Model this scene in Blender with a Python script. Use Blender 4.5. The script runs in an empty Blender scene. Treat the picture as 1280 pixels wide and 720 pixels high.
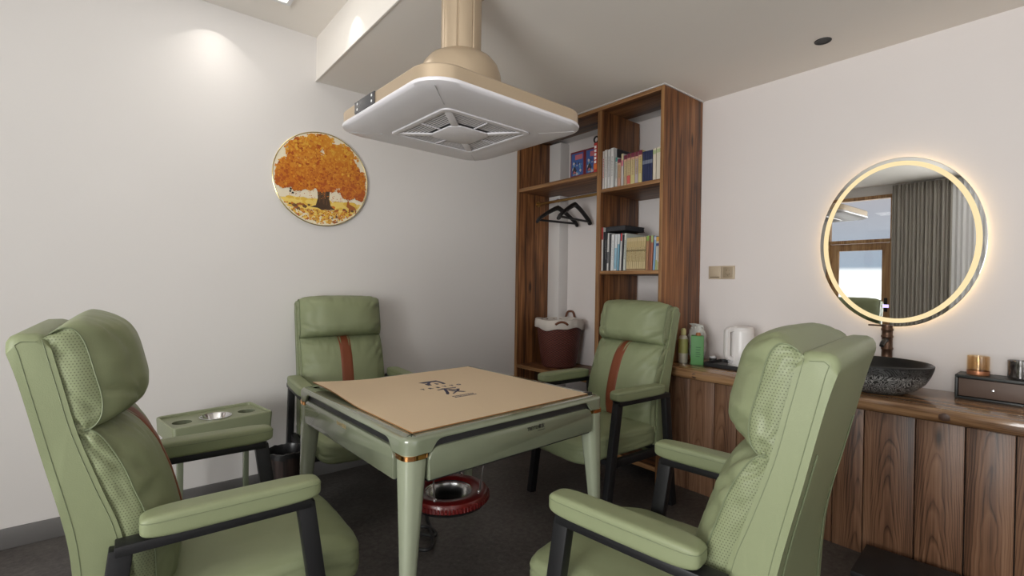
import bpy, bmesh, math, random
from mathutils import Vector, Matrix, noise
random.seed(7)
PI = math.pi
SC = bpy.context.scene
COL = SC.collection

# ------------------------------------------------------------------ camera, light, exposure
EXPOSURE = 0.0
CEIL_HI, CEIL_LO = 2.732, 2.462
X_R, X_L, Y_B, Y_F = 3.04, -2.6, 3.10, -1.7
SOFFIT_X = 0.955

f_px = 601.887
yaw, pit, roll = map(math.radians, (50.5114, -0.4375, 0.82517))
w_ = Vector((math.cos(pit) * math.cos(yaw), math.cos(pit) * math.sin(yaw), math.sin(pit)))
r_ = Vector((math.sin(yaw), -math.cos(yaw), 0))
u_ = r_.cross(w_)
rr = math.cos(roll) * r_ + math.sin(roll) * u_
uu = -math.sin(roll) * r_ + math.cos(roll) * u_
cam = bpy.data.cameras.new('camera')
cam.sensor_width = 36
cam.lens = f_px / 1280 * 36
cam.clip_start = 0.02
cam_o = bpy.data.objects.new('camera', cam)
COL.objects.link(cam_o)
M = Matrix((rr, uu, -w_)).transposed().to_4x4()
M.translation = Vector((0, 0, 1.22))
cam_o.matrix_world = M
SC.camera = cam_o

SC.view_settings.view_transform = 'Standard'
SC.view_settings.look = 'None'
SC.view_settings.gamma = 1
SC.view_settings.exposure = EXPOSURE
SC.view_settings.use_curve_mapping = False
SC.cycles.use_denoising = True
SC.cycles.max_bounces = 10
SC.cycles.diffuse_bounces = 6
SC.cycles.glossy_bounces = 5
SC.cycles.transparent_max_bounces = 12
SC.cycles.sample_clamp_indirect = 6
SC.cycles.caustics_reflective = False
SC.cycles.caustics_refractive = False

# daylight outside: bright pale ground below the horizon, light blue sky above
wd = bpy.data.worlds.new('daylight')
SC.world = wd
wd.use_nodes = True
nt = wd.node_tree
nt.nodes.clear()
o_ = nt.nodes.new('ShaderNodeOutputWorld')
bg = nt.nodes.new('ShaderNodeBackground')
tc = nt.nodes.new('ShaderNodeTexCoord')
sp = nt.nodes.new('ShaderNodeSeparateXYZ')
rp = nt.nodes.new('ShaderNodeValToRGB')
mr = nt.nodes.new('ShaderNodeMapRange')
mr.inputs['From Min'].default_value = -0.1
mr.inputs['From Max'].default_value = 0.4
nt.links.new(tc.outputs['Generated'], sp.inputs[0])
nt.links.new(sp.outputs['Z'], mr.inputs[0])
nt.links.new(mr.outputs[0], rp.inputs[0])
nt.links.new(rp.outputs[0], bg.inputs[0])
nt.links.new(bg.outputs[0], o_.inputs[0])
e = rp.color_ramp.elements
e[0].position = 0.255; e[0].color = (2.2, 2.2, 2.2, 1)
e[1].position = 0.275; e[1].color = (0.50, 0.60, 0.74, 1)
x = e.new(0.5); x.color = (0.62, 0.60, 0.66, 1)
x = e.new(0.9); x.color = (0.8, 0.72, 0.68, 1)
bg.inputs[1].default_value = 1.0


def area(name, loc, rot, sx, sy, power, color=(1, 1, 1), spread=PI):
    l = bpy.data.lights.new(name, 'AREA')
    l.shape = 'RECTANGLE'; l.size = sx; l.size_y = sy; l.energy = power; l.color = color; l.spread = spread
    o = bpy.data.objects.new(name, l); COL.objects.link(o)
    o.location = loc; o.rotation_euler = rot
    return o


# daylight coming in at the big west window and the glazed door; rear fill through an added, unseen window
area('window_daylight', (X_L - 0.16, -0.12, 1.25), (0, -PI / 2, 0), 1.75, 1.75, 163, (1.0, 0.985, 0.965))
area('added_rear_fill', (0.3, Y_F - 0.16, 1.45), (PI / 2, 0, 0), 2.3, 1.7, 6, (1.0, 0.97, 0.94))


# ------------------------------------------------------------------ materials
def mat(name, col=(0.8, 0.8, 0.8), rough=0.5, metal=0.0, coat=0.0, emit=None, es=1.0, spec=0.5, coat_rough=0.05):
    m = bpy.data.materials.new(name)
    m.use_nodes = True
    b = m.node_tree.nodes['Principled BSDF']
    b.inputs['Base Color'].default_value = (*col, 1)
    b.inputs['Roughness'].default_value = rough
    b.inputs['Metallic'].default_value = metal
    b.inputs['Coat Weight'].default_value = coat
    b.inputs['Coat Roughness'].default_value = coat_rough
    b.inputs['Specular IOR Level'].default_value = spec
    if emit:
        b.inputs['Emission Color'].default_value = (*emit, 1)
        b.inputs['Emission Strength'].default_value = es
    return m


class N:
    """small node-building helper"""
    def __init__(s, m):
        s.t = m.node_tree; s.b = s.t.nodes['Principled BSDF']
    def n(s, typ, **kw):
        x = s.t.nodes.new('ShaderNode' + typ)
        for k, v in kw.items():
            if hasattr(x, k): setattr(x, k, v)
            else: x.inputs[k].default_value = v
        return x
    def l(s, a, b): s.t.links.new(a, b)
    def coord(s, scale=(1, 1, 1), which='Object'):
        t = s.n('TexCoord'); m = s.n('Mapping'); m.inputs['Scale'].default_value = scale
        s.l(t.outputs[which], m.inputs[0]); return m.outputs[0]
    def noise(s, vec, scale, detail=4, rough=0.5, dist=0.0):
        x = s.n('TexNoise'); x.inputs['Scale'].default_value = scale; x.inputs['Detail'].default_value = detail
        x.inputs['Roughness'].default_value = rough; x.inputs['Distortion'].default_value = dist
        s.l(vec, x.inputs['Vector']); return x.outputs['Fac']
    def math(s, op, a, b=None, c=None):
        x = s.n('Math'); x.operation = op
        for i, v in enumerate((a, b, c)):
            if v is None: continue
            if isinstance(v, (int, float)): x.inputs[i].default_value = v
            else: s.l(v, x.inputs[i])
        return x.outputs[0]
    def ramp(s, fac, stops):
        x = s.n('ValToRGB'); e = x.color_ramp.elements
        while len(e) < len(stops): e.new(0.5)
        for el, (p, c) in zip(e, stops):
            el.position = p; el.color = (*c, 1) if len(c) == 3 else c
        s.l(fac, x.inputs[0]); return x.outputs[0]
    def mix(s, fac, a, b, blend='MIX'):
        x = s.n('Mix'); x.data_type = 'RGBA'; x.blend_type = blend
        for i, v in ((0, fac), (6, a), (7, b)):
            if isinstance(v, (int, float)): x.inputs[i].default_value = v
            elif isinstance(v, tuple): x.inputs[i].default_value = (*v, 1)
            else: s.l(v, x.inputs[i])
        return x.outputs[2]
    def bump(s, h, strength=0.2, dist=0.01):
        x = s.n('Bump'); x.inputs['Strength'].default_value = strength; x.inputs['Distance'].default_value = dist
        s.l(h, x.inputs['Height']); s.l(x.outputs[0], s.b.inputs['Normal'])
    def base(s, c): s.l(c, s.b.inputs['Base Color'])


def plaster(name, col):
    m = mat(name, col, 0.9, spec=0.2); k = N(m)
    v = k.coord()
    a = k.noise(v, 1.3, 3)
    k.base(k.mix(a, tuple(c * 0.965 for c in col), tuple(min(1, c * 1.03) for c in col)))
    k.bump(k.noise(v, 180, 3), 0.05, 0.004)
    return m


def wood(name, dark, mid, light, axis='z', scale=1.0, rough=0.45, coat=0.0, cell=None, knots=True, contrast=1.0):
    m = mat(name, mid, rough, coat=coat); k = N(m)
    tcn = k.n('TexCoord'); vec = tcn.outputs['Object']
    sx = k.n('SeparateXYZ'); k.l(vec, sx.inputs[0])
    along = sx.outputs['xyz'.index(axis)]
    def stretch(f):
        st = [1.0, 1.0, 1.0]; st['xyz'.index(axis)] = f
        mp = k.n('Mapping'); mp.inputs['Scale'].default_value = st; k.l(vec, mp.inputs[0]); return mp.outputs[0]
    if cell:
        ax, wdt = cell
        pos = k.math('DIVIDE', k.math('ADD', sx.outputs['XYZ'.index(ax.upper())], 50.0), wdt)
        cid = k.math('FLOOR', pos)
        wn = k.n('TexWhiteNoise'); wn.noise_dimensions = '1D'; k.l(cid, wn.inputs['W'])
        off = k.n('VectorMath'); off.operation = 'SCALE'; k.l(wn.outputs['Color'], off.inputs[0]); off.inputs['Scale'].default_value = 9.0
        ad = k.n('VectorMath'); ad.operation = 'ADD'; k.l(vec, ad.inputs[0]); k.l(off.outputs[0], ad.inputs[1])
        vec = ad.outputs[0]
    warp = k.noise(stretch(0.35), 6.0 * scale, 3, 0.5)
    if cell:   # plain-sawn boards: nested arches
        u = k.math('SUBTRACT', k.math('ADD', k.math('FRACT', pos), k.math('MULTIPLY_ADD', wn.outputs['Value'], 0.3, -0.15)), 0.5)
        ph = k.math('MULTIPLY_ADD', k.math('MULTIPLY', u, u), 26.0, k.math('MULTIPLY', along, 5.0))
        ph = k.math('ADD', ph, k.math('MULTIPLY', warp, 7.0))
    else:
        ph = k.math('MULTIPLY', k.noise(stretch(0.07), 4.5 * scale, 3, 0.5, 0.3), 13.0)
    saw = k.math('FRACT', ph)
    rings = k.ramp(saw, [(0.0, (0, 0, 0)), (0.10, (0.55, 0.55, 0.55)), (0.7, (1, 1, 1)), (0.95, (0.25, 0.25, 0.25)), (1.0, (0, 0, 0))])
    fib = k.noise(stretch(0.022), 85 * scale, 4, 0.65)
    mid_ = k.noise(stretch(0.04), 22 * scale, 3, 0.55)
    big = k.noise(stretch(0.15), 6 * scale, 2)
    f = k.math('ADD', k.math('MULTIPLY', rings, 0.30 * contrast), k.math('MULTIPLY_ADD', fib, 1.0, -0.265))
    f = k.math('ADD', f, k.math('MULTIPLY_ADD', mid_, 1.05, -0.545))
    f = k.math('ADD', f, k.math('MULTIPLY_ADD', big, 0.7, -0.35))
    if cell:
        f = k.math('ADD', f, k.math('MULTIPLY_ADD', wn.outputs['Value'], 0.22, -0.11))
    c = k.ramp(f, [(0.08, dark), (0.42, mid), (0.80, light)])
    if knots:
        vo = k.n('TexVoronoi'); vo.inputs['Scale'].default_value = 6.5; k.l(stretch(0.30), vo.inputs['Vector'])
        kn = k.ramp(vo.outputs['Distance'], [(0.05, (0.9, 0.9, 0.9)), (0.13, (0, 0, 0))])
        c = k.mix(kn, c, tuple(d * 0.35 for d in dark))
    k.base(c)
    k.bump(f, 0.12, 0.004)
    return m


LEATHER = (0.222, 0.252, 0.141)


def leather(name, col, perf=False):
    m = mat(name, col, 0.46, spec=0.35); k = N(m)
    v = k.coord()
    a = k.noise(v, 7, 3)
    c = k.mix(a, tuple(x * 0.94 for x in col), tuple(x * 1.05 for x in col))
    grain = k.n('TexVoronoi'); grain.inputs['Scale'].default_value = 420; k.l(v, grain.inputs['Vector'])
    h = k.math('MULTIPLY', grain.outputs['Distance'], 0.5)
    if perf:
        s = k.n('SeparateXYZ'); k.l(v, s.inputs[0])
        g = 165.0
        zz = k.math('MULTIPLY', s.outputs[2], g)
        row = k.math('MODULO', k.math('FLOOR', zz), 2.0)
        fx = k.math('SUBTRACT', k.math('FRACT', k.math('ADD', k.math('MULTIPLY_ADD', s.outputs[0], g, 400.0), k.math('MULTIPLY', row, 0.5))), 0.5)
        fz = k.math('SUBTRACT', k.math('FRACT', zz), 0.5)
        d = k.math('SQRT', k.math('ADD', k.math('MULTIPLY', fx, fx), k.math('MULTIPLY', fz, fz)))
        dot = k.ramp(d, [(0.19, (1, 1, 1)), (0.25, (0, 0, 0))])
        c = k.mix(dot, c, tuple(x * 0.5 for x in col))
    k.base(c)
    k.bump(h, 0.12, 0.002)
    return m


M_WALL = plaster('wall_paint', (0.70, 0.675, 0.66))
M_WALLR = plaster('right_wall_paint', (0.76, 0.715, 0.70))
M_CEIL = plaster('ceiling_paint', (0.83, 0.79, 0.74))
M_BASE = mat('grey_baseboard', (0.135, 0.13, 0.127), 0.45)
M_FLOOR = mat('dark_floor', (0.05, 0.047, 0.045), 0.42); k = N(M_FLOOR)
v = k.coord()
a = k.noise(v, 2.2, 5); b = k.noise(v, 42, 4, 0.7)
c = k.ramp(k.math('ADD', k.math('MULTIPLY', a, 0.55), k.math('MULTIPLY', b, 0.6)), [(0.38, (0.020, 0.017, 0.016)), (0.56, (0.060, 0.053, 0.049)), (0.78, (0.125, 0.115, 0.107))])
k.base(c); k.bump(b, 0.25, 0.004)
M_GREEN = leather('green_leather', LEATHER)
M_GREENP = leather('perforated_green_leather', LEATHER, True)
M_SEAM = mat('dark_green_thread', (0.158, 0.185, 0.104), 0.6)
M_STRIPE = leather('tan_leather', (0.185, 0.050, 0.020))
M_FRAME = mat('black_steel', (0.011, 0.011, 0.012), 0.45, spec=0.3)
M_TABLE = mat('green_lacquer', (0.190, 0.215, 0.148), 0.16, coat=0.8, coat_rough=0.03)
M_TABLE2 = mat('sage_lacquer', (0.180, 0.200, 0.138), 0.2, coat=0.7, coat_rough=0.03)
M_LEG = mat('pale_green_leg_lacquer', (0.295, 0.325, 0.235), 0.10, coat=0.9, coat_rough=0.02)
M_BLACK = mat('black_plastic', (0.012, 0.012, 0.013), 0.5)
M_GOLD = mat('polished_copper_gold', (0.85, 0.42, 0.16), 0.12, 1.0)
M_PAPER = mat('kraft_board', (0.50, 0.345, 0.205), 0.8); k = N(M_PAPER)
v = k.coord(); k.base(k.mix(k.noise(v, 260, 3, 0.7), (0.59, 0.455, 0.30), (0.67, 0.525, 0.355)))
M_PAPEREDGE = mat('brown_board_edge', (0.30, 0.14, 0.05), 0.8)
M_INK = mat('navy_ink', (0.012, 0.012, 0.05), 0.6)
M_DKINK = mat('black_print', (0.01, 0.01, 0.008), 0.5)
M_GOLDINK = mat('gold_print', (0.36, 0.27, 0.12), 0.4)
M_CHAMP = mat('champagne_metal', (0.545, 0.43, 0.305), 0.33, 0.5)
M_PLAST = mat('white_plastic', (0.74, 0.72, 0.755), 0.35)
M_PLAST2 = mat('pale_grey_plastic', (0.50, 0.49, 0.50), 0.4)
M_GREYIN = mat('grey_duct_inside', (0.10, 0.10, 0.105), 0.6)
M_DISPLAY = mat('dark_touch_panel', (0.075, 0.075, 0.08), 0.25)
M_WHITE = mat('white_print', (0.85, 0.85, 0.85), 0.5)
M_SHELF = wood('dark_stained_pine', (0.050, 0.0165, 0.006), (0.225, 0.088, 0.029), (0.43, 0.20, 0.078), 'z', 1.2, 0.5, contrast=0.5)
M_SHELFY = wood('dark_stained_pine_board', (0.05, 0.018, 0.0065), (0.195, 0.080, 0.029), (0.37, 0.175, 0.07), 'y', 1.2, 0.5, contrast=0.5)
M_EDGE = wood('raw_pine_edge', (0.15, 0.065, 0.022), (0.33, 0.168, 0.064), (0.47, 0.28, 0.125), 'y', 1.5, 0.5, knots=False, contrast=0.4)
M_EDGEZ = wood('raw_pine_edge_upright', (0.13, 0.056, 0.02), (0.30, 0.150, 0.056), (0.44, 0.25, 0.11), 'z', 1.5, 0.5, knots=False, contrast=0.4)
M_TOP = wood('lacquered_worktop', (0.095, 0.046, 0.020), (0.250, 0.138, 0.066), (0.37, 0.225, 0.115), 'y', 1.0, 0.22, 0.5, contrast=0.5)
M_PLANK = wood('brown_planks', (0.045, 0.019, 0.010), (0.178, 0.089, 0.048), (0.275, 0.155, 0.092), 'z', 0.8, 0.42, cell=('y', 0.153), contrast=1.1)
M_DARKGAP = mat('dark_gap', (0.01, 0.007, 0.005), 0.9)
M_MIRROR = mat('mirror_silver', (0.80, 0.81, 0.80), 0.0, 1.0)
M_LED = mat('warm_led', (0.1, 0.085, 0.06), 0.6, emit=(1.0, 0.79, 0.43), es=0.92)
M_LEDB = mat('warm_back_led', (1, 0.85, 0.6), 0.5, emit=(1.0, 0.70, 0.34), es=9.0)
M_ICON = mat('lavender_icon', (0.6, 0.5, 0.9), 0.5, emit=(0.62, 0.52, 0.95), es=0.9)
M_BRASS = mat('brass_rod', (0.45, 0.28, 0.10), 0.32, 0.9)
M_CHROME = mat('chrome', (0.75, 0.75, 0.76), 0.12, 1.0)
M_STEEL = mat('brushed_steel', (0.55, 0.55, 0.55), 0.25, 1.0)
M_HANGER = mat('black_hanger', (0.010, 0.009, 0.010), 0.45)
M_PAGES = mat('book_pages', (0.62, 0.55, 0.44), 0.85)
M_WICKER = mat('red_brown_wicker', (0.12, 0.028, 0.018), 0.6); k = N(M_WICKER)
v = k.coord((1, 1, 1))
s = k.n('SeparateXYZ'); k.l(v, s.inputs[0])
ang = k.math('ARCTAN2', s.outputs[1], s.outputs[0])
wa = k.math('SINE', k.math('MULTIPLY', ang, 34.0)); wb = k.math('SINE', k.math('MULTIPLY', s.outputs[2], 330.0))
h = k.math('MULTIPLY', wa, wb)
k.base(k.ramp(k.math('MULTIPLY_ADD', h, 0.5, 0.5), [(0.2, (0.035, 0.008, 0.006)), (0.6, (0.125, 0.027, 0.017)), (1.0, (0.19, 0.05, 0.03))]))
k.bump(h, 0.6, 0.006)
M_CLOTH = mat('off_white_cloth', (0.60, 0.55, 0.50), 0.9)
M_STRAP = mat('brown_leather_strap', (0.14, 0.045, 0.018), 0.5)
M_BIN = mat('dark_brown_bin', (0.030, 0.020, 0.018), 0.5); k = N(M_BIN)
v = k.coord((1, 1, 0.03)); k.base(k.ramp(k.noise(v, 60, 3), [(0.35, (0.012, 0.008, 0.007)), (0.65, (0.055, 0.033, 0.028))]))
M_LINER = mat('black_bin_liner', (0.012, 0.012, 0.013), 0.3)
M_RED = mat('red_enamel', (0.155, 0.011, 0.010), 0.28, coat=0.4)
M_KETTLE = mat('white_kettle_plastic', (0.72, 0.70, 0.69), 0.32)
M_GBOX = mat('bright_green_box', (0.080, 0.235, 0.072), 0.55)
M_BEIGE = mat('beige_switch_plastic', (0.52, 0.43, 0.315), 0.4)
M_BEIGED = mat('dark_beige_plastic', (0.21, 0.16, 0.10), 0.5)
M_BROWNF = mat('brown_drawer_face', (0.11, 0.070, 0.052), 0.5)
M_DARKBOX = mat('dark_grey_box', (0.022, 0.024, 0.023), 0.45)
M_BOWL = mat('black_carved_stone', (0.014, 0.014, 0.014), 0.38); k = N(M_BOWL)
v = k.coord()
n = k.noise(v, 11, 2, 0.5, 1.8)
ln = k.math('ABSOLUTE', k.math('SINE', k.math('MULTIPLY', n, 46.0)))
s = k.n('SeparateXYZ'); k.l(v, s.inputs[0])
band = k.ramp(s.outputs[2], [(0.0, (0, 0, 0)), (0.02, (0.9, 0.9, 0.9)), (0.085, (1, 1, 1)), (0.10, (0.25, 0.25, 0.25)), (0.128, (0.15, 0.15, 0.15)), (0.134, (0, 0, 0))])
pat = k.math('MULTIPLY', k.math('GREATER_THAN', ln, 0.78), band)
k.base(k.mix(pat, (0.012, 0.012, 0.012), (0.36, 0.36, 0.35))); k.bump(pat, 0.3, 0.004)
M_BAMBOO = mat('dark_bronze', (0.10, 0.055, 0.034), 0.35, 0.7)
M_WOODDOOR = wood('honey_door_wood', (0.25, 0.12, 0.045), (0.44, 0.25, 0.11), (0.55, 0.35, 0.17), 'z', 1.0, 0.4, knots=False)
M_WHITEFR = mat('white_window_frame', (0.72, 0.72, 0.72), 0.4)
M_CURT = mat('grey_curtain', (0.40, 0.375, 0.335), 0.9)


def glass(name, tint, rough=0.0, gl=0.08):
    m = bpy.data.materials.new(name); m.use_nodes = True
    t = m.node_tree; t.nodes.clear()
    o = t.nodes.new('ShaderNodeOutputMaterial'); mx = t.nodes.new('ShaderNodeMixShader')
    tr = t.nodes.new('ShaderNodeBsdfTransparent'); g = t.nodes.new('ShaderNodeBsdfGlossy')
    tr.inputs[0].default_value = (*tint, 1); g.inputs['Roughness'].default_value = rough
    mx.inputs[0].default_value = gl
    t.links.new(tr.outputs[0], mx.inputs[1]); t.links.new(g.outputs[0], mx.inputs[2]); t.links.new(mx.outputs[0], o.inputs[0])
    return m


M_PANE = glass('window_glass', (0.97, 0.98, 0.98), 0, 0.05)
M_AMBER = glass('amber_glass', (0.955, 0.865, 0.73), 0.05, 0.12)
M_SMOKE = glass('smoked_glass', (0.62, 0.61, 0.61), 0.08, 0.30)
M_CLEAR = mat('milky_plastic_film', (0.52, 0.53, 0.50), 0.25)
M_LAMP = mat('lamp_diffuser', (0.9, 0.9, 0.88), 0.5, emit=(1.0, 0.96, 0.9), es=1.6)


# ------------------------------------------------------------------ mesh helpers
class MB:
    def __init__(s): s.bm = bmesh.new(); s.mi = 0
    def face(s, vs):
        try:
            f = s.bm.faces.new(vs); f.material_index = s.mi; return f
        except ValueError:
            return None
    def grid(s, rows, close_u=False, close_v=False):
        V = [[s.bm.verts.new(p) for p in r] for r in rows]
        nu, nv = len(V), len(V[0])
        for i in range(nu if close_u else nu - 1):
            for j in range(nv if close_v else nv - 1):
                s.face((V[i][j], V[(i + 1) % nu][j], V[(i + 1) % nu][(j + 1) % nv], V[i][(j + 1) % nv]))
        return V
    def box(s, lo, hi, bev=0.0, seg=2, mtx=None):
        c = [(a + b) / 2 for a, b in zip(lo, hi)]; d = [abs(b - a) for a, b in zip(lo, hi)]
        m = Matrix.Translation(c) @ Matrix.Diagonal((*d, 1))
        if mtx is not None: m = mtx @ m
        old = set(s.bm.faces)
        g = bmesh.ops.create_cube(s.bm, size=1, matrix=m)
        if bev > 0:
            es = list({e for v in g['verts'] for e in v.link_edges})
            bmesh.ops.bevel(s.bm, geom=es, offset=bev, segments=seg, profile=0.5, affect='EDGES')
        for f in s.bm.faces:
            if f not in old: f.material_index = s.mi
    def lathe(s, prof, c=(0, 0, 0), n=40, caps=True, sx=1, sy=1, a0=0.0):
        rows = []
        for i in range(n):
            a = a0 + 2 * PI * i / n
            rows.append([(c[0] + r * sx * math.cos(a), c[1] + r * sy * math.sin(a), c[2] + z) for r, z in prof])
        V = s.grid(rows, close_u=True)
        if caps:
            for j in (0, -1):
                if prof[j][0] > 1e-6: s.face([V[i][j] for i in range(n)])
        return V
    def tube(s, pts, r, n=8, closed=False, caps=True):
        pts = [Vector(p) for p in pts]; rows = []; up = None
        L = len(pts)
        for i, p in enumerate(pts):
            if closed: t = pts[(i + 1) % L] - pts[i - 1]
            else: t = pts[min(i + 1, L - 1)] - pts[max(i - 1, 0)]
            t.normalize()
            if up is None:
                up = Vector((0, 0, 1)) if abs(t.z) < 0.9 else Vector((1, 0, 0))
            sd = t.cross(up).normalized(); up = sd.cross(t).normalized()
            rad = r[i] if isinstance(r, (list, tuple)) else r
            rows.append([p + (sd * math.cos(2 * PI * k / n) + up * math.sin(2 * PI * k / n)) * rad for k in range(n)])
        V = s.grid(rows, close_u=closed, close_v=True)
        if caps and not closed:
            s.face(V[0]); s.face(V[-1])
    def bar(s, p, q, wx, wy, axis=(0, 1, 0), bev=0.003):
        """box beam from p to q; wy is the width along axis, wx across"""
        p, q = Vector(p), Vector(q); z = (q - p); L = z.length; z.normalize()
        y = Vector(axis); x = y.cross(z).normalized(); y = z.cross(x)
        m = Matrix((x, y, z)).transposed().to_4x4(); m.translation = p
        s.box((-wx / 2, -wy / 2, 0), (wx / 2, wy / 2, L), bev, 2, m)
    def prism(s, poly, lo, hi, axis='y', bev=0.0, seg=2):
        """extrude a 2D polygon along axis; poly in the two other axes in xyz order"""
        def P(a, b, t):
            return {'x': (t, a, b), 'y': (a, t, b), 'z': (a, b, t)}[axis]
        A = [s.bm.verts.new(P(a, b, lo)) for a, b in poly]; B = [s.bm.verts.new(P(a, b, hi)) for a, b in poly]
        n = len(poly); old = set(s.bm.faces)
        fa = s.face(A[::-1]); fb = s.face(B)
        for i in range(n): s.face((A[i], A[(i + 1) % n], B[(i + 1) % n], B[i]))
        if bev > 0:
            es = list({e for f in (fa, fb) if f for e in f.edges})
            bmesh.ops.bevel(s.bm, geom=es, offset=bev, segments=seg, profile=0.5, affect='EDGES')
            for f in s.bm.faces:
                if f not in old: f.material_index = s.mi
    def holed(s, outer, holes, z0, z1):
        """flat plate between z0 and z1 with holes; loops are lists of (x, y)"""
        old = set(s.bm.faces)
        loops = []
        for zz in (z0, z1):
            es = []; ls = []
            for lp in [outer] + holes:
                vs = [s.bm.verts.new((x, y, zz)) for x, y in lp]
                ls.append(vs)
                es += [s.bm.edges.new((vs[i], vs[(i + 1) % len(vs)])) for i in range(len(vs))]
            bmesh.ops.triangle_fill(s.bm, edges=es, use_beauty=True)
            loops.append(ls)
        for a, b in zip(*loops):
            for i in range(len(a)):
                s.face((a[i], a[(i + 1) % len(a)], b[(i + 1) % len(a)], b[i]))
        for f in s.bm.faces:
            if f not in old: f.material_index = s.mi
    def done(s, name, mats, parent=None, loc=None, rot=None, smooth=35, doubles=False):
        if doubles: bmesh.ops.remove_doubles(s.bm, verts=s.bm.verts, dist=1e-5)
        bmesh.ops.recalc_face_normals(s.bm, faces=s.bm.faces)
        me = bpy.data.meshes.new(name); s.bm.to_mesh(me); s.bm.free()
        for m in (mats if isinstance(mats, (list, tuple)) else [mats]): me.materials.append(m)
        if smooth:
            me.polygons.foreach_set('use_smooth', [True] * len(me.polygons))
            me.set_sharp_from_angle(angle=math.radians(smooth))
        o = bpy.data.objects.new(name, me); COL.objects.link(o)
        if parent is not None: o.parent = parent
        if loc is not None: o.location = loc
        if rot is not None: o.rotation_euler = rot
        return o


def tag(o, label, cat, group=None, kind=None):
    o['label'] = label; o['category'] = cat
    if group: o['group'] = group
    if kind: o['kind'] = kind
    return o


def thing(name, label, cat, loc=(0, 0, 0), rz=0.0, group=None):
    o = bpy.data.objects.new(name, None); COL.objects.link(o)
    o.location = loc; o.rotation_euler = (0, 0, rz); o.empty_display_size = 0.1
    return tag(o, label, cat, group)


def struct(o, label=None, cat=None):
    o['kind'] = 'structure'
    if label: o['label'] = label
    if cat: o['category'] = cat
    return o


def copy_tree(o, parent=None):
    c = o.copy(); COL.objects.link(c)
    if parent is not None: c.parent = parent
    for ch in list(o.children): copy_tree(ch, c)
    return c


def rrect(hx, hy, r, n=8, cx=0, cy=0):
    out = []
    for k in range(4):
        sx, sy = [(1, 1), (-1, 1), (-1, -1), (1, -1)][k]
        for i in range(n + 1):
            t = k * PI / 2 + i * PI / 2 / n
            out.append((cx + sx * (hx - r) + r * math.cos(t), cy + sy * (hy - r) + r * math.sin(t)))
    return out


def circle(cx, cy, r, n=32): return [(cx + r * math.cos(2 * PI * i / n), cy + r * math.sin(2 * PI * i / n)) for i in range(n)]


def text_mesh(body, size, offset=0.0, extrude=0.0, space=1.0):
    cu = bpy.data.curves.new('lettering', 'FONT'); cu.body = body; cu.size = size; cu.align_x = 'CENTER'; cu.align_y = 'CENTER'
    cu.offset = offset; cu.extrude = extrude; cu.space_character = space; cu.resolution_u = 3
    o = bpy.data.objects.new('lettering', cu); COL.objects.link(o)
    dg = bpy.context.evaluated_depsgraph_get()
    me = bpy.data.meshes.new_from_object(o.evaluated_get(dg))
    bpy.data.objects.remove(o); bpy.data.curves.remove(cu)
    return me


def lettering(name, body, size, m, parent, mtx, offset=0.0, space=1.0, squash=1.0):
    me = text_mesh(body, size, offset, 0.0004, space)
    me.transform(mtx @ Matrix.Diagonal((squash, 1, 1, 1)))
    me.materials.clear(); me.materials.append(m)
    for p in me.polygons: p.material_index = 0
    o = bpy.data.objects.new(name, me); COL.objects.link(o); o.parent = parent
    return o


# ------------------------------------------------------------------ room shell
def plain(name, lo, hi, m, label=None, cat=None, parent=None):
    b = MB(); b.box(lo, hi); o = b.done(name, m, parent, smooth=0)
    return struct(o, label, cat) if parent is None else o


T = 0.12
plain('floor', (X_L - T, Y_F - T, -T), (X_R + T, Y_B + T, 0), M_FLOOR, 'dark speckled floor of the room', 'floor')
plain('wall_back', (X_L - T, Y_B, 0), (X_R + T, Y_B + T, CEIL_HI + T), M_WALL, 'white wall behind the round tree picture', 'wall')
plain('wall_right', (X_R, Y_F - T, 0), (X_R + T, Y_B, CEIL_HI + T), M_WALLR, 'white wall carrying the lit mirror', 'wall')
# west wall with a window opening and a door opening
WIN_Y0, WIN_Y1, WIN_Z0, WIN_Z1 = -1.05, 0.80, 0.35, 2.20
DR_Y0, DR_Y1, DR_Z1 = 1.86, 2.70, 2.60
b = MB()
b.box((X_L - T, Y_F - T, 0), (X_L, WIN_Y0, CEIL_HI + T))
b.box((X_L - T, WIN_Y0, 0), (X_L, WIN_Y1, WIN_Z0)); b.box((X_L - T, WIN_Y0, WIN_Z1), (X_L, WIN_Y1, CEIL_HI + T))
b.box((X_L - T, WIN_Y1, 0), (X_L, DR_Y0, CEIL_HI + T))
b.box((X_L - T, DR_Y0, DR_Z1), (X_L, DR_Y1, CEIL_HI + T)); b.box((X_L - T, DR_Y1, 0), (X_L, Y_B, CEIL_HI + T))
struct(b.done('wall_left', M_WALL, smooth=0), 'white wall with window and glazed door, seen in the mirror', 'wall')
# wall behind the viewer with an opening for the added fill window
b = MB()
b.box((X_L, Y_F - T, 0), (-0.6, Y_F, CEIL_HI + T)); b.box((1.2, Y_F - T, 0), (X_R, Y_F, CEIL_HI + T))
b.box((-0.6, Y_F - T, 0), (1.2, Y_F, 0.3)); b.box((-0.6, Y_F - T, 2.6), (1.2, Y_F, CEIL_HI + T))
struct(b.done('wall_front', M_WALL, smooth=0), 'white wall behind the viewer', 'wall')
plain('ceiling', (X_L - T, Y_F - T, CEIL_HI), (SOFFIT_X, Y_B, CEIL_HI + T), M_CEIL, 'higher white ceiling on the left side', 'ceiling')
plain('ceiling_soffit', (SOFFIT_X, Y_F, CEIL_LO), (X_R, Y_B, CEIL_HI + T), M_CEIL, 'lowered white ceiling over the table and shelf', 'ceiling')
b = MB(); b.box((X_L, Y_B - 0.012, 0), (2.56, Y_B, 0.092), 0.002)
struct(b.done('baseboard_back', M_BASE), 'dark grey baseboard along the back wall', 'baseboard')
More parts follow.
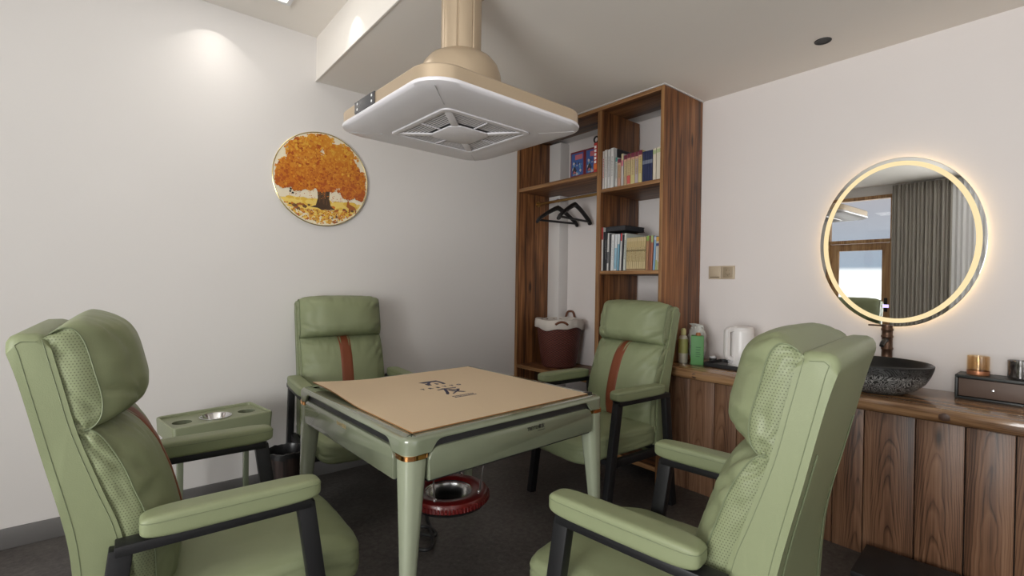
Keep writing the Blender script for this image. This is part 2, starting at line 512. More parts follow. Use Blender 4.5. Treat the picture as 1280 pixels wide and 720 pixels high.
b = MB(); b.box((SOFFIT_X - 0.006, Y_F, CEIL_LO - 0.003), (SOFFIT_X + 0.006, Y_B, CEIL_LO + 0.006), 0.002)
struct(b.done('trim_1', M_CEIL), 'edge bead of the lowered ceiling', 'trim')
b = MB(); b.box((2.578, 1.690, CEIL_LO - 0.0045), (3.04, 3.10, CEIL_LO - 0.0005)); struct(b.done('trim_3', M_WHITEFR), 'thin white bead between shelf and ceiling', 'trim')
# white boxed-in pipe in the corner inside the shelf
b = MB(); b.box((2.93, 2.93, 0.0), (3.04, 3.10, 2.44), 0.004)
struct(b.done('trim_2', M_WALL), 'white boxed pipe in the corner behind the shelf', 'trim')

# windows and door on the west wall
b = MB()
for y0, y1 in ((WIN_Y0, WIN_Y0 + 0.06), (-0.15, -0.09), (WIN_Y1 - 0.06, WIN_Y1)): b.box((X_L - 0.09, y0, WIN_Z0), (X_L - 0.03, y1, WIN_Z1), 0.004)
for z0, z1 in ((WIN_Z0, WIN_Z0 + 0.06), (WIN_Z1 - 0.06, WIN_Z1)): b.box((X_L - 0.09, WIN_Y0, z0), (X_L - 0.03, WIN_Y1, z1), 0.004)
win = struct(b.done('window_1', M_WHITEFR), 'white framed window reflected at the right of the mirror', 'window')
b = MB(); b.box((X_L - 0.063, WIN_Y0 + 0.05, WIN_Z0 + 0.05), (X_L - 0.058, WIN_Y1 - 0.05, WIN_Z1 - 0.05)); b.done('pane', M_PANE, win)
b = MB()
for x0, x1 in ((-0.6, -0.54), (0.27, 0.33), (1.14, 1.2)): b.box((x0, Y_F - 0.09, 0.3), (x1, Y_F - 0.03, 2.6), 0.004)
for z0, z1 in ((0.3, 0.36), (2.54, 2.6)): b.box((-0.6, Y_F - 0.09, z0), (1.2, Y_F - 0.03, z1), 0.004)
win = struct(b.done('added_window', M_WHITEFR), 'added white framed window behind the viewer for fill light', 'window')  # unseen window, added to go with the rear fill light
b = MB(); b.box((-0.55, Y_F - 0.063, 0.35), (1.15, Y_F - 0.058, 2.55)); b.done('pane', M_PANE, win)
b = MB()
for y0, y1 in ((DR_Y0, DR_Y0 + 0.04), (DR_Y1 - 0.04, DR_Y1)): b.box((X_L - 0.09, y0, 0), (X_L + 0.015, y1, DR_Z1), 0.005)
b.box((X_L - 0.09, DR_Y0, DR_Z1 - 0.05), (X_L + 0.015, DR_Y1, DR_Z1), 0.005); b.box((X_L - 0.09, DR_Y0, 1.91), (X_L + 0.015, DR_Y1, 1.96), 0.005)
dr = struct(b.done('door_1', M_WOODDOOR), 'honey wood glazed door with transom reflected in the mirror', 'door')
b = MB()
b.box((X_L - 0.07, DR_Y0 + 0.04, 0.01), (X_L - 0.025, 2.00, 1.905), 0.004); b.box((X_L - 0.07, 2.545, 0.01), (X_L - 0.025, DR_Y1 - 0.04, 1.905), 0.004)
b.box((X_L - 0.07, 1.99, 1.80), (X_L - 0.025, 2.55, 1.905), 0.004); b.box((X_L - 0.07, 1.99, 0.01), (X_L - 0.025, 2.55, 0.28), 0.004)
leaf = b.done('door_leaf', M_WOODDOOR, dr)
b = MB(); b.box((X_L - 0.05, 1.995, 0.28), (X_L - 0.044, 2.55, 1.80)); b.done('pane', M_PANE, leaf)
b = MB(); b.box((X_L - 0.05, DR_Y0 + 0.04, 1.96), (X_L - 0.044, DR_Y1 - 0.04, DR_Z1 - 0.05)); b.done('transom_pane', M_PANE, dr)
b = MB(); b.tube([(X_L - 0.025, 1.945, 1.0), (X_L + 0.03, 1.945, 1.0), (X_L + 0.03, 2.05, 1.0)], 0.011); b.box((X_L - 0.026, 1.925, 0.9), (X_L - 0.018, 1.965, 1.1), 0.003); b.done('door_handle', M_BLACK, leaf)


def curtain(name, y0, y1, x, z0, z1, amp, folds, m):
    b = MB(); rows = []
    n = int(folds * 14)
    for i in range(n + 1):
        t = i / n
        ph = t * folds * 2 * PI
        d = amp * math.sin(ph) + amp * 0.35 * math.sin(ph * 0.53 + 1.3)
        rows.append([(x + d * (0.75 + 0.25 * j / 8), y0 + (y1 - y0) * t + 0.008 * math.sin(ph * 2), z0 + (z1 - z0) * j / 8) for j in range(9)])
    b.grid(rows)
    o = b.done(name, m)
    md = o.modifiers.new('cloth', 'SOLIDIFY'); md.thickness = 0.003
    return o


tag(curtain('curtain', 1.22, 1.86, X_L + 0.11, 0.02, CEIL_HI - 0.03, 0.022, 15, M_CURT), 'grey pleated curtain drawn beside the door, seen in the mirror', 'curtain')
tag(curtain('white_curtain', 0.79, 1.26, X_L + 0.07, 0.02, CEIL_HI - 0.03, 0.016, 9, mat('white_curtain_cloth', (0.85, 0.85, 0.86), 0.9)), 'white curtain gathered beside the window, at the right in the mirror', 'curtain')



# ------------------------------------------------------------------ ceiling lamps
def downlight(name, label, loc, r, m_in, spot=None, group=None):
    t = thing(name, label, 'ceiling lamp', loc, 0, group)
    b = MB(); b.lathe([(r * 0.80, 0.0), (r * 0.80, -0.003), (r, -0.004), (r * 1.05, -0.001), (r * 1.05, 0.0)], n=36, caps=False); b.done('trim_ring', M_BLACK, t)
    b = MB(); b.lathe([(0.0005, -0.0005), (r * 0.5, -0.0006), (r * 0.82, -0.0012)], n=32, caps=False); b.done('lens', m_in, t)
    if spot:
        l = bpy.data.lights.new('spot', 'SPOT'); l.energy = spot[0]; l.spot_size = spot[1]; l.spot_blend = spot[2]; l.color = (1, 0.95, 0.87); l.shadow_soft_size = 0.001
        l.use_nodes = True
        n_ = l.node_tree.nodes; em = [q for q in n_ if q.type == 'EMISSION'][0]
        tc_ = n_.new('ShaderNodeTexCoord'); sx_ = n_.new('ShaderNodeSeparateXYZ'); ab = n_.new('ShaderNodeMath'); ab.operation = 'ABSOLUTE'; pw = n_.new('ShaderNodeMath'); pw.operation = 'POWER'; pw.inputs[1].default_value = 6.5
        lk = l.node_tree.links
        lk.new(tc_.outputs['Normal'], sx_.inputs[0]); lk.new(sx_.outputs[2], ab.inputs[0]); lk.new(ab.outputs[0], pw.inputs[0]); lk.new(pw.outputs[0], em.inputs['Strength'])
        lo = bpy.data.objects.new('spot', l); COL.objects.link(lo); lo.parent = t; lo.location = (0, 0, -0.012)
    return t


downlight('downlight', 'small black unlit downlight in the lowered ceiling', (2.729, 0.89, CEIL_LO), 0.036, M_BLACK)
downlight('downlight', 'lit downlight washing the back wall left of the tree picture', (0.40, 2.965, CEIL_HI), 0.04, M_LAMP, (8.5, math.radians(91), 0.05))
downlight('downlight', 'lit downlight washing the ceiling step', (0.865, 2.47, CEIL_HI), 0.04, M_LAMP, (4.0, math.radians(72), 0.05))
t = thing('ceiling_panel_lamp', 'bright square panel lamp in the higher ceiling', 'ceiling lamp', (0.43, 2.53, CEIL_HI))
b = MB(); b.holed(rrect(0.296, 0.296, 0.008, 3), [rrect(0.275, 0.275, 0.004, 3)], -0.012, 0.0); b.done('frame', M_WHITEFR, t)
b = MB(); b.box((-0.275, -0.275, -0.008), (0.275, 0.275, -0.004)); b.done('diffuser', M_LAMP, t)
area('panel_lamp_light', (0.43, 2.53, CEIL_HI - 0.02), (0, 0, 0), 0.5, 0.5, 0.8, (1.0, 0.96, 0.9))


# ------------------------------------------------------------------ chairs
def smooth_path(pts, n=6):
    P = [Vector((*p, 0)) for p in pts]; out = []
    for i in range(len(P) - 1):
        p0, p1, p2, p3 = P[max(i - 1, 0)], P[i], P[i + 1], P[min(i + 2, len(P) - 1)]
        for j in range(n):
            t = j / n
            q = 0.5 * ((2 * p1) + (p2 - p0) * t + (2 * p0 - 5 * p1 + 4 * p2 - p3) * t * t + (3 * p1 - p0 - 3 * p2 + p3) * t ** 3)
            out.append((q.x, q.y))
    out.append(tuple(pts[-1])); return out


def pillow_fn(c, half, n, bulge, tilt, wr=0.0, seed=0.0, back=0.0, sag=0.0):
    ct, st_ = math.cos(tilt), math.sin(tilt)
    def F(q, lift=0.0, w=True):
        q = Vector(q)
        nn = (abs(q.x) ** n + abs(q.y) ** n + abs(q.z) ** n) ** (1 / n)
        p = q / nn
        ex = half[0] * p.x
        pf = max(0, 1 - abs(p.y) ** 2.4) * max(0, 1 - abs(p.z) ** 2.4)
        if p.x > 0: ex += bulge * pf * p.x
        elif p.x < 0: ex += back * pf * p.x
        ey = half[1] * p.y; ez = half[2] * p.z
        if w and wr > 0:
            s = Vector((p.x * 1.6 + seed, p.y * 2.2, p.z * 1.5 + seed * 2))
            edge = max(abs(p.y) ** 4, abs(p.z) ** 4)
            d = wr * (0.25 + 0.9 * edge) * noise.noise(s * 2.1) + 0.4 * wr * noise.noise(s * 5.3) * (0.3 + edge)
            # gathers that run in from the seams
            d += wr * 0.8 * edge * math.sin(18 * (p.y if abs(p.z) > abs(p.y) else p.z) + 5 * noise.noise(s * 2.0)) * 0.45
            ex += d * (1 if p.x >= 0 else -0.4); ey += d * 0.5 * p.y; ez += d * 0.5 * p.z
        ex += lift
        return Vector((c[0] + ex * ct + ez * st_, c[1] + ey, c[2] - ex * st_ + ez * ct))
    return F


def pillow(F, N_=26, side_mat=False, smooth=60):
    b = MB()
    for ax in range(3):
        for sg in (-1, 1):
            rows = []
            for i in range(N_ + 1):
                r = []
                for j in range(N_ + 1):
                    a, d = -1 + 2 * i / N_, -1 + 2 * j / N_
                    a = math.sin(a * PI / 2) * 0.35 + a * 0.65; d = math.sin(d * PI / 2) * 0.35 + d * 0.65
                    q = [0, 0, 0]; q[ax] = sg; q[(ax + 1) % 3] = a; q[(ax + 2) % 3] = d
                    r.append(q)
                rows.append(r)
            V = [[b.bm.verts.new(F(q)) for q in r] for r in rows]
            for i in range(N_):
                for j in range(N_):
                    qc = rows[i][j]
                    b.mi = 1 if (side_mat and ax == 1 and qc[0] < 0.32) else 0
                    b.face((V[i][j], V[i + 1][j], V[i + 1][j + 1], V[i][j + 1]))
    b.mi = 0
    bmesh.ops.remove_doubles(b.bm, verts=b.bm.verts, dist=1e-5)
    return b


def seam_loop(F, x0, r=0.0016, lift=0.0):
    b = MB(); pts = []
    n = 30
    for i in range(4 * n):
        k, t = divmod(i, n); t = -1 + 2 * t / n
        y, z = [(t, -1), (1, t), (-t, 1), (-1, -t)][k]
        pts.append(F((x0, y, z)))
    cen = sum(pts, Vector()) / len(pts)
    pts = [p + (p - cen).normalized() * lift for p in pts]
    b.tube(pts, r, 5, closed=True); return b


SHELL_REAR = [(-0.270, 0.285), (-0.278, 0.42), (-0.285, 0.55), (-0.298, 0.665), (-0.338, 0.845), (-0.372, 1.00), (-0.393, 1.075)]
SHELL_FRONT = [(-0.326, 1.088), (-0.302, 0.98), (-0.279, 0.88), (-0.240, 0.755), (-0.207, 0.655), (-0.190, 0.55), (-0.185, 0.42), (-0.185, 0.285)]
_SF = smooth_path(SHELL_FRONT, 8)


def shell_x(z):
    if z >= _SF[0][1]: return _SF[0][0] - (z - _SF[0][1]) * 0.22
    for (x0, z0), (x1, z1) in zip(_SF[:-1], _SF[1:]):
        if z1 <= z <= z0: return x0 + (x1 - x0) * (z0 - z) / max(1e-9, z0 - z1)
    return _SF[-1][0]


def nz(x, y, z): return noise.noise(Vector((x, y, z)))


def ridge(x, y, z): return max(0.0, 1 - 2.6 * abs(noise.noise(Vector((x, y, z))))) ** 2


def cushion(name, root, z0, z1, tg, bulge, seed, slope_b, slope_t, stripe=False, drop=0.0):
    W = 0.2405; zc, h = (z0 + z1) / 2, (z1 - z0) / 2
    def P(ph, kind, u, lift=0.0):
        """ph 0..pi runs from the bottom rear over the front to the top rear"""
        ze = -math.copysign(abs(math.cos(ph)) ** (2 / 3.7), math.cos(ph)); t = abs(math.sin(ph)) ** (2 / 2.7)
        zz = zc + ze * h
        endm = abs(ze) ** 3
        slope = slope_b + (slope_t - slope_b) * (ze + 1) / 2
        if kind == 'g':                      # side gusset, u 0 (shell) .. 1 (seam)
            sg = 1 if u > 0 else -1; uu = abs(u)
            th = tg * uu; y = W + 0.005 * math.sin(PI * uu) * t - 0.003 * uu ** 6
            fold = nz(uu * 1.3, zz * 26 + seed, seed + sg) * (0.45 + 1.6 * endm) + 0.8 * nz(uu * 2, zz * 60, seed + 3 * sg) * endm
            y += 0.0075 * fold * math.sin(PI * min(1, uu * 1.05)) * t
            y -= 0.0125 * ridge(uu * 1.1 + seed, zz * 17 + 1.5 * uu, seed + sg) * (0.5 + endm) * math.sin(PI * min(1, uu * 1.05)) ** 0.6 * t
            th *= 1 + 0.06 * nz(zz * 12, seed, sg)
            y *= sg
        else:                                # front panel, u -1..1
            y = u * (W - 0.003)
            g = max(0.0, 1 - abs(u) ** 2.8) ** 0.62
            th = tg + bulge * g
            em = abs(u) ** 2.5
            fold = nz(u * 1.2, zz * 30 + seed, seed) * (0.2 + 1.0 * em) + (nz(u * 9 + seed, zz * 5, seed) + 0.6 * nz(u * 20, zz * 8, seed)) * endm * 1.1
            th += 0.0075 * fold + 0.004 * nz(u * 2.5, zz * 8, seed * 2)
            th -= 0.020 * ridge(u * 1.1, zz * 15 + seed - 2.2 * abs(u), seed) * em + 0.016 * ridge(u * 6.5 + seed, zz * 6, seed) * endm
            zz += 0.010 * (1 - u * u) * (ze if ze > 0 else 0) * t
            th += lift
        th *= t
        x = shell_x(zz) - 0.006 + th
        if drop and ze > 0: zz -= drop * ze ** 3 * max(0.0, 1 - th / (tg * 1.1)) ** 1.3
        return Vector((x, y, zz + slope * th * abs(ze) + (lift * 0.7 * (ze if abs(ze) > 0.95 else 0))))
    NV, NG, NF = 64, 8, 44
    b = MB(); rows = []; kinds = []
    phs = [PI * i / NV for i in range(NV + 1)]
    sec = [('g', -k / NG) for k in range(0, NG)] + [('g', -1.0)] + [('f', -1 + 2 * k / NF) for k in range(1, NF)] + [('g', 1 - k / NG) for k in range(0, NG)] + [('g', 1e-6)]
    sec[0] = ('g', -1e-6)
    for ph in phs: rows.append([b.bm.verts.new(P(ph, k_, u)) for k_, u in sec])
    for i in range(NV):
        for j in range(len(sec) - 1):
            b.mi = 1 if (j < NG or j >= len(sec) - 1 - NG) else 0
            b.face((rows[i][j], rows[i + 1][j], rows[i + 1][j + 1], rows[i][j + 1]))
    o = b.done(name, [M_GREEN, M_GREENP], root, smooth=75)
    for sg in (-1, 1):
        b = MB(); pts = [P(ph, 'g', sg * 0.985) + Vector((0.0008, sg * 0.0012, 0)) for ph in phs[3:-3]]
        b.tube(pts, 0.0018, 6); b.done('seam', M_SEAM, o)
    if stripe:
        st_ = []
        for ph in phs[4:-2]:
            st_.append([P(ph, 'f', u, l_) for u, l_ in ((-0.142, -0.0004), (-0.134, 0.0016), (-0.07, 0.002), (0, 0.002), (0.07, 0.002), (0.134, 0.0016), (0.142, -0.0004))])
        return o, st_
    return o


def build_chair():
    root = thing('armchair', 'x', 'armchair', group='green leather armchairs around the mahjong table')
    # back shell
    rear = smooth_path(SHELL_REAR, 4); front = smooth_path(SHELL_FRONT, 4)
    top = [(-0.392, 1.086), (-0.386, 1.097), (-0.374, 1.103), (-0.345, 1.103), (-0.333, 1.099)]
    poly = rear + top + front
    b = MB(); b.prism(poly, -0.247, 0.247, 'y', 0.020, 5)
    shell = b.done('backrest', M_GREEN, root, smooth=50)
    rp_ = smooth_path([(-0.276, 0.30), (-0.2795, 0.42), (-0.2865, 0.55), (-0.2995, 0.665), (-0.3395, 0.845), (-0.352, 0.90)], 6)
    for sg in (-1, 1):
        for pts, r in (([(x + 0.014, sg * 0.2472, z) for x, z in smooth_path(SHELL_REAR[:-1] + [(-0.385, 1.06)], 6)] + [(-0.377, sg * 0.2472, 1.080), (-0.368, sg * 0.2472, 1.087), (-0.345, sg * 0.2472, 1.085)], 0.0009),
                       ([(x - 0.010, sg * 0.2472, z) for x, z in smooth_path(SHELL_FRONT, 6)], 0.0009),
                       ([(x - 0.0005, sg * (0.195 + 0.02 * max(0, (z - 0.5))), z) for x, z in rp_], 0.0018)):
            b = MB(); b.tube(pts, r, 5); b.done('seam', M_SEAM, shell)
    # head cushion and lower back cushion: perforated side gussets, a seam, and a puffed front panel
    o = cushion('head_cushion', root, 0.880, 1.136, 0.062, 0.092, 1.7, 0.12, 0.0, drop=0.050)
    o, strip = cushion('back_cushion', root, 0.400, 0.888, 0.058, 0.066, 6.2, 0.02, 0.16, True)
    b = MB(); b.grid(strip); b.done('stripe', M_STRIPE, o, smooth=80)['label'] = 'tan leather stripe'
    # seat
    Fs = pillow_fn((0.078, 0, 0.396), (0.292, 0.256, 0.064), 7.0, 0.012, 0.0, 0.004, 9.3)
    def Fseat(q):
        p = Fs(q)
        tt = max(0.0, 1 - ((p.x - 0.05) / 0.34) ** 2) * max(0.0, 1 - (p.y / 0.27) ** 2)
        if p.z > 0.40: p.z += 0.018 * tt
        if p.x > 0.24: p.z -= 0.16 * (p.x - 0.24)
        return p
    pillow(Fseat, 26).done('seat', M_GREEN, root, smooth=80)
    # arms and frames
    for sg in (-1, 1):
        y = sg * 0.288
        Fa = pillow_fn((0.0235, y, 0.664), (0.196, 0.037, 0.028), 5.5, 0.0, 0.0)
        o = pillow(Fa, 16).done('armrest', M_GREEN, root, smooth=80)
        b = MB()
        pts = []
        for i in range(60):
            a = 2 * PI * i / 60; cx, sy = math.cos(a), math.sin(a)
            m_ = max(abs(cx), abs(sy)); pts.append(Fa((cx / m_, sy / m_, 0.42)))
        cc = Vector((0.0235, y, 0.676)); b.tube([p + (p - cc).normalized() * 0.0004 for p in pts], 0.0011, 5, closed=True)
        b.done('seam', M_SEAM, o)
        b = MB(); b.bar((-0.215, y, 0.626), (0.196, y, 0.626), 0.024, 0.050); b.done('arm_bar', M_FRAME, root)
        b = MB(); b.bar((0.183, y, 0.626), (0.272, y, 0.0), 0.044, 0.034); b.done('leg', M_FRAME, root)
        b = MB(); b.bar((-0.203, y, 0.626), (-0.275, y, 0.0), 0.044, 0.034); b.done('leg', M_FRAME, root)
        b = MB(); b.bar((-0.240, sg * 0.272, 0.318), (0.225, sg * 0.272, 0.318), 0.040, 0.030); b.done('side_rail', M_FRAME, root)
    for x in (-0.2, 0.2):
        b = MB(); b.bar((x, -0.272, 0.318), (x, 0.272, 0.318), 0.030, 0.036, (1, 0, 0)); b.done('cross_rail', M_FRAME, root)
    return root


chair0 = build_chair()
CHAIRS = [
    (0.224, 1.646, -1.4, 'green leather armchair nearest on the left, its side turned to the viewer'),
    (1.053, 2.70, -95.2, 'green leather armchair standing against the wall under the tree picture'),
    (2.16, 1.803, 176.7, 'green leather armchair facing the table in front of the bookshelf'),
    (1.201, 0.711, 97.1, 'green leather armchair nearest on the right, its back to the mirror'),
]
for i, (x, y, a, lab) in enumerate(CHAIRS):
    o = chair0 if i == 0 else copy_tree(chair0)
    o.location = (x, y, 0); o.rotation_euler = (0, 0, math.radians(a)); o['label'] = lab

# ------------------------------------------------------------------ mahjong table
S = 0.462
table = thing('mahjong_table', 'square sage green mahjong table in the middle of the room', 'table', (1.09, 1.733, 0), math.radians(2.3))
RC, ZT, ARCH, LOWZ = 0.045, 0.766, 0.750, 0.714
per = []
Ls = 2 * (S - RC)
for k in range(4):
    a = k * PI / 2
    ca, sa = math.cos(a), math.sin(a)
    m = 56
    for i in range(m):
        u = i / m
        # denser near the corners
        s_ = (0.5 - 0.5 * math.cos(PI * u)) * 0.6 + u * 0.4
        yv = -(S - RC) + Ls * s_
        per.append(((S * ca - yv * sa, S * sa + yv * ca), (ca, sa), min(s_, 1 - s_) * Ls))
    for i in range(12):
        t = i / 12 * PI / 2
        cx, cy = (S - RC) * ca - (S - RC) * sa, (S - RC) * sa + (S - RC) * ca
        nx, ny = math.cos(a + t), math.sin(a + t)
        per.append(((cx + RC * nx, cy + RC * ny), (nx, ny), 0.0))


def arch_z(d):
    d = d - 0.047
    if d <= 0: return LOWZ
    r = ARCH - LOWZ
    if d < r: return LOWZ + math.sqrt(max(0, r * r - (r - d) ** 2))
    return ARCH


rows = []
for (px_, py_), (nx, ny), d in per:
    zb = arch_z(d)
    pr = [(0.085, ZT - 0.004), (0.07, ZT), (0.02, ZT)]
    for i in range(5):
        t = (i + 1) / 5 * PI / 2
        pr.append((0.018 - 0.018 * math.sin(t), ZT - 0.011 + 0.011 * math.cos(t)))
    pr += [(0.0, (ZT - 0.011 + zb + 0.002) / 2), (0.0, zb + 0.002), (0.003, zb), (0.009, zb), (0.009, min(zb + 0.008, ZT - 0.006)), (0.085, min(zb + 0.008, ZT - 0.006))]
    rows.append([(px_ - nx * q, py_ - ny * q, z) for q, z in pr])
b = MB(); b.grid(rows, close_u=True)
top = b.done('table_top_frame', M_TABLE, table, smooth=40)
b = MB(); b.box((-S + 0.075, -S + 0.075, ZT - 0.02), (S - 0.075, S - 0.075, ZT - 0.003)); b.done('playing_surface', mat('dark_red_felt', (0.14, 0.035, 0.02), 0.9), table)
for sx in (-1, 1):
    for sy in (-1, 1):
        b = MB(); rows = []
        for z, h, off in ((LOWZ + 0.002, 0.0425, 0.0), (0.62, 0.0375, 0.001), (0.45, 0.0285, 0.0035), (0.34, 0.0235, 0.006), (0.2, 0.021, 0.006), (0.0, 0.019, 0.008)):
            c0 = S - 0.003 - h
            rows.append([(sx * c0 + x, sy * c0 + y, z) for x, y in rrect(h, h, h * 0.80, 8)])
        V = b.grid(rows, close_v=True); b.face(V[0]); b.face(V[-1])
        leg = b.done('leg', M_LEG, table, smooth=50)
        b = MB(); c0 = S - 0.0455
        ring = [[(sx * c0 + x, sy * c0 + y, z) for x, y in rrect(h, h, 0.034, 8)] for z, h in ((LOWZ - 0.015, 0.0415), (LOWZ - 0.014, 0.0452), (LOWZ - 0.001, 0.0452), (LOWZ, 0.0415))]
        b.grid(ring, close_v=True); b.done('gold_ring', M_GOLD, leg)['label'] = 'polished gold ring'
b = MB(); b.box((-S + 0.035, -S + 0.035, 0.616), (S - 0.035, S - 0.035, ZT - 0.022), 0.01)
b.box((-0.2, -0.2, 0.55), (0.2, 0.2, 0.62), 0.01)
b.box((-S + 0.082, -S + 0.012, 0.622), (S - 0.082, S - 0.012, ZT - 0.014), 0.002); b.box((-S + 0.012, -S + 0.082, 0.622), (S - 0.012, S - 0.082, ZT - 0.014), 0.002)
b.done('machine_housing', M_BLACK, table)
DH = S - 0.080
def drawer_poly():
    r = 0.036; z0, z1 = 0.630, 0.727
    p = [(-DH, z0), (DH, z0)]
    for i in range(7):
        t = i / 6 * PI / 2; p.append((DH - r + r * math.cos(t), z1 - r + r * math.sin(t)))
    for i in range(7):
        t = PI / 2 + i / 6 * PI / 2; p.append((-DH + r + r * math.cos(t), z1 - r + r * math.sin(t)))
    return p
for k in range(4):
    b = MB(); b.prism(drawer_poly(), -S + 0.0015, -S + 0.030, 'y', 0.003, 2)
    o = b.done('drawer', M_TABLE2, table, rot=(0, 0, k * PI / 2))
    base = Matrix.Translation((0.065, -S + 0.0012, 0.706)) @ Matrix.Rotation(PI / 2, 4, 'X')
    if k == 0:
        lettering('lettering', 'TREYTO', 0.0165, M_DKINK, o, base @ Matrix.Translation((-0.017, 0, 0)), 0.0006, squash=0.85)
        lettering('lettering', '雀友', 0.017, M_DKINK, o, base @ Matrix.Translation((0.026, 0, 0)), 0.0003)
        b = MB(); x = 0.0
        while x < 0.034:
            w = random.uniform(0.002, 0.005); b.box((0.073 + x, -S + 0.0008, 0.6925), (0.073 + x + w, -S + 0.0016, 0.6945)); x += w + 0.0012
        b.done('small_print', M_DKINK, o)
    elif k == 3:
        lettering('lettering', 'TREYTO', 0.0165, M_GOLDINK, o, Matrix.Translation((0.0, -S + 0.0012, 0.706)) @ Matrix.Rotation(PI / 2, 4, 'X') @ Matrix.Translation((-0.02, 0, 0)), 0.0006, squash=0.85)
        lettering('lettering', '雀友', 0.017, M_GOLDINK, o, Matrix.Translation((0.023, -S + 0.0012, 0.706)) @ Matrix.Rotation(PI / 2, 4, 'X'), 0.0003)
# small black latch at the right corner
b = MB(); b.box((S - 0.05, -S + 0.05, ZT - 0.001), (S - 0.02, -S + 0.075, ZT + 0.006), 0.002); b.done('corner_latch', M_BLACK, table)

# kraft cover sheet, one corner lifted
sheet = thing('cover_board', 'brown kraft cover board with blue lettering lying on the mahjong table', 'table cover', (1.085, 1.73, 0.767), math.radians(2.6))
H_ = 0.413


def sheet_z(x, y):
    u, v = (x + H_) / (2 * H_), (y + H_) / (2 * H_)
    q = min(1.0, max(0, (v - 0.40) / 0.45)); lift = q * q * (3 - 2 * q) * max(0, 1 - u / 0.35) ** 1.6 * 0.020
    return lift


b = MB(); n = 40
for zo in (0.0045, 0.0005):
    b.grid([[(-H_ + 2 * H_ * i / n, -H_ + 2 * H_ * j / n, zo + sheet_z(-H_ + 2 * H_ * i / n, -H_ + 2 * H_ * j / n)) for j in range(n + 1)] for i in range(n + 1)])
b.mi = 1
loop = [(-H_ + 2 * H_ * i / n, -H_) for i in range(n)] + [(H_, -H_ + 2 * H_ * i / n) for i in range(n)] + [(H_ - 2 * H_ * i / n, H_) for i in range(n)] + [(-H_, H_ - 2 * H_ * i / n) for i in range(n)]
b.grid([[(x, y, 0.0005 + sheet_z(x, y)), (x, y, 0.0045 + sheet_z(x, y))] for x, y in loop], close_u=True)
b.done('board', [M_PAPER, M_PAPEREDGE], sheet, smooth=30)
ROT = math.radians(2.6)


def on_sheet(wx, wy):
    d = Vector((wx - 1.085, wy - 1.73, 0)); d.rotate(Matrix.Rotation(-ROT, 3, 'Z')); return d.x, d.y


# the two brush-written characters, stroke by stroke
STROKES = {'que': [[(-0.0231, 0.1977), (0.0135, 0.1989), (0.0671, 0.1983), (0.069, 0.1661), (0.0671, 0.1197), (0.0567, 0.1074), (0.0531, 0.1336), (0.0544, 0.17), (0.0329, 0.1762), (-0.0119, 0.1713)], [(0.0169, 0.1842), (0.0268, 0.1765), (0.0042, 0.1471), (-0.0028, 0.1197), (-0.0191, 0.1227), (-0.0199, 0.1531), (-0.0004, 0.1624)], [(0.0268, 0.1528), (0.0374, 0.1312), (0.0337, 0.1196), (0.0209, 0.1196)], [(0.0608, 0.1469), (0.067, 0.1331), (0.0635, 0.1123), (0.0496, 0.1115), (0.0507, 0.1266)]], 'you': [[(-0.0379, 0.0257), (-0.0105, 0.0341), (0.058, 0.0259), (0.0512, 0.0149), (0.0024, 0.0213), (-0.038, 0.0167)], [(-0.007, 0.0393), (0.0068, 0.0338), (-0.0082, -0.0069), (-0.0286, -0.0511), (-0.0449, -0.0697), (-0.0512, -0.0623), (-0.0313, -0.0266), (-0.0125, 0.016)], [(0.0415, -0.0043), (0.0519, -0.0098), (0.041, -0.0264), (0.0102, -0.0495), (-0.022, -0.0735), (-0.0232, -0.0652), (0.0087, -0.0407), (0.0312, -0.0186)], [(0.0012, 0.0038), (0.0128, -0.0184), (0.0424, -0.0687), (0.0293, -0.0709), (0.0001, -0.0326), (-0.004, -0.0077)], [(-0.0058, 0.0172), (0.0394, -0.0079), (0.0334, -0.0164), (-0.0075, 0.0068)]]}
for nm in ('que', 'you'):
    b = MB()
    for q, st_ in enumerate(STROKES[nm]): b.prism(st_, 0.0042, 0.0049 + q * 0.00005, 'z')
    b.done('lettering', M_INK, sheet, smooth=0)
for i, ch in enumerate('TREYTO'):
    x, y = on_sheet(1.003 + 0.0355 * i, 1.795)
    lettering('lettering', ch, 0.026, M_INK, sheet, Matrix.Translation((x, y, 0.0048)), 0.0012)
b = MB()
for r in range(2):
    x = 0.0
    while x < 0.098:
        w = random.uniform(0.004, 0.010); xx, yy = on_sheet(1.036 + x, 1.618 - 0.018 * r)
        b.box((xx, yy - 0.005, 0.0045), (xx + w, yy + 0.005, 0.0049)); x += w + 0.0028
b.done('small_print', M_INK, sheet)

# red ring hanging below the table, with its rods
ring = thing('foot_heater', 'round red foot heater with ridged rim hanging under the mahjong table', 'heater', (1.092, 1.728, 0.318))
b = MB(); b.lathe([(0.094, 0.026), (0.108, 0.037), (0.145, 0.041), (0.162, 0.035), (0.169, 0.022), (0.169, 0.004), (0.157, -0.004), (0.130, -0.006), (0.096, 0.006), (0.094, 0.026)], n=64, caps=False)
for i in range(72):
    a = 2 * PI * i / 72
    m = Matrix.Rotation(a, 4, 'Z') @ Matrix.Translation((0.1695, 0, 0.013))
    b.box((-0.004, -0.0045, -0.010), (0.004, 0.0045, 0.010), 0.002, 1, m)
b.done('rim', M_RED, ring)
b = MB(); b.lathe([(0.0005, -0.024), (0.10, -0.024), (0.155, -0.014), (0.160, -0.005), (0.12, -0.004)], n=48, caps=False); b.done('base_pan', M_BLACK, ring)
b = MB(); b.lathe([(0.0005, -0.020), (0.055, -0.018), (0.080, -0.004), (0.092, 0.018), (0.0955, 0.0285), (0.099, 0.0315)], n=48, caps=False); b.done('reflector', M_STEEL, ring)['label'] = 'shiny steel reflector'
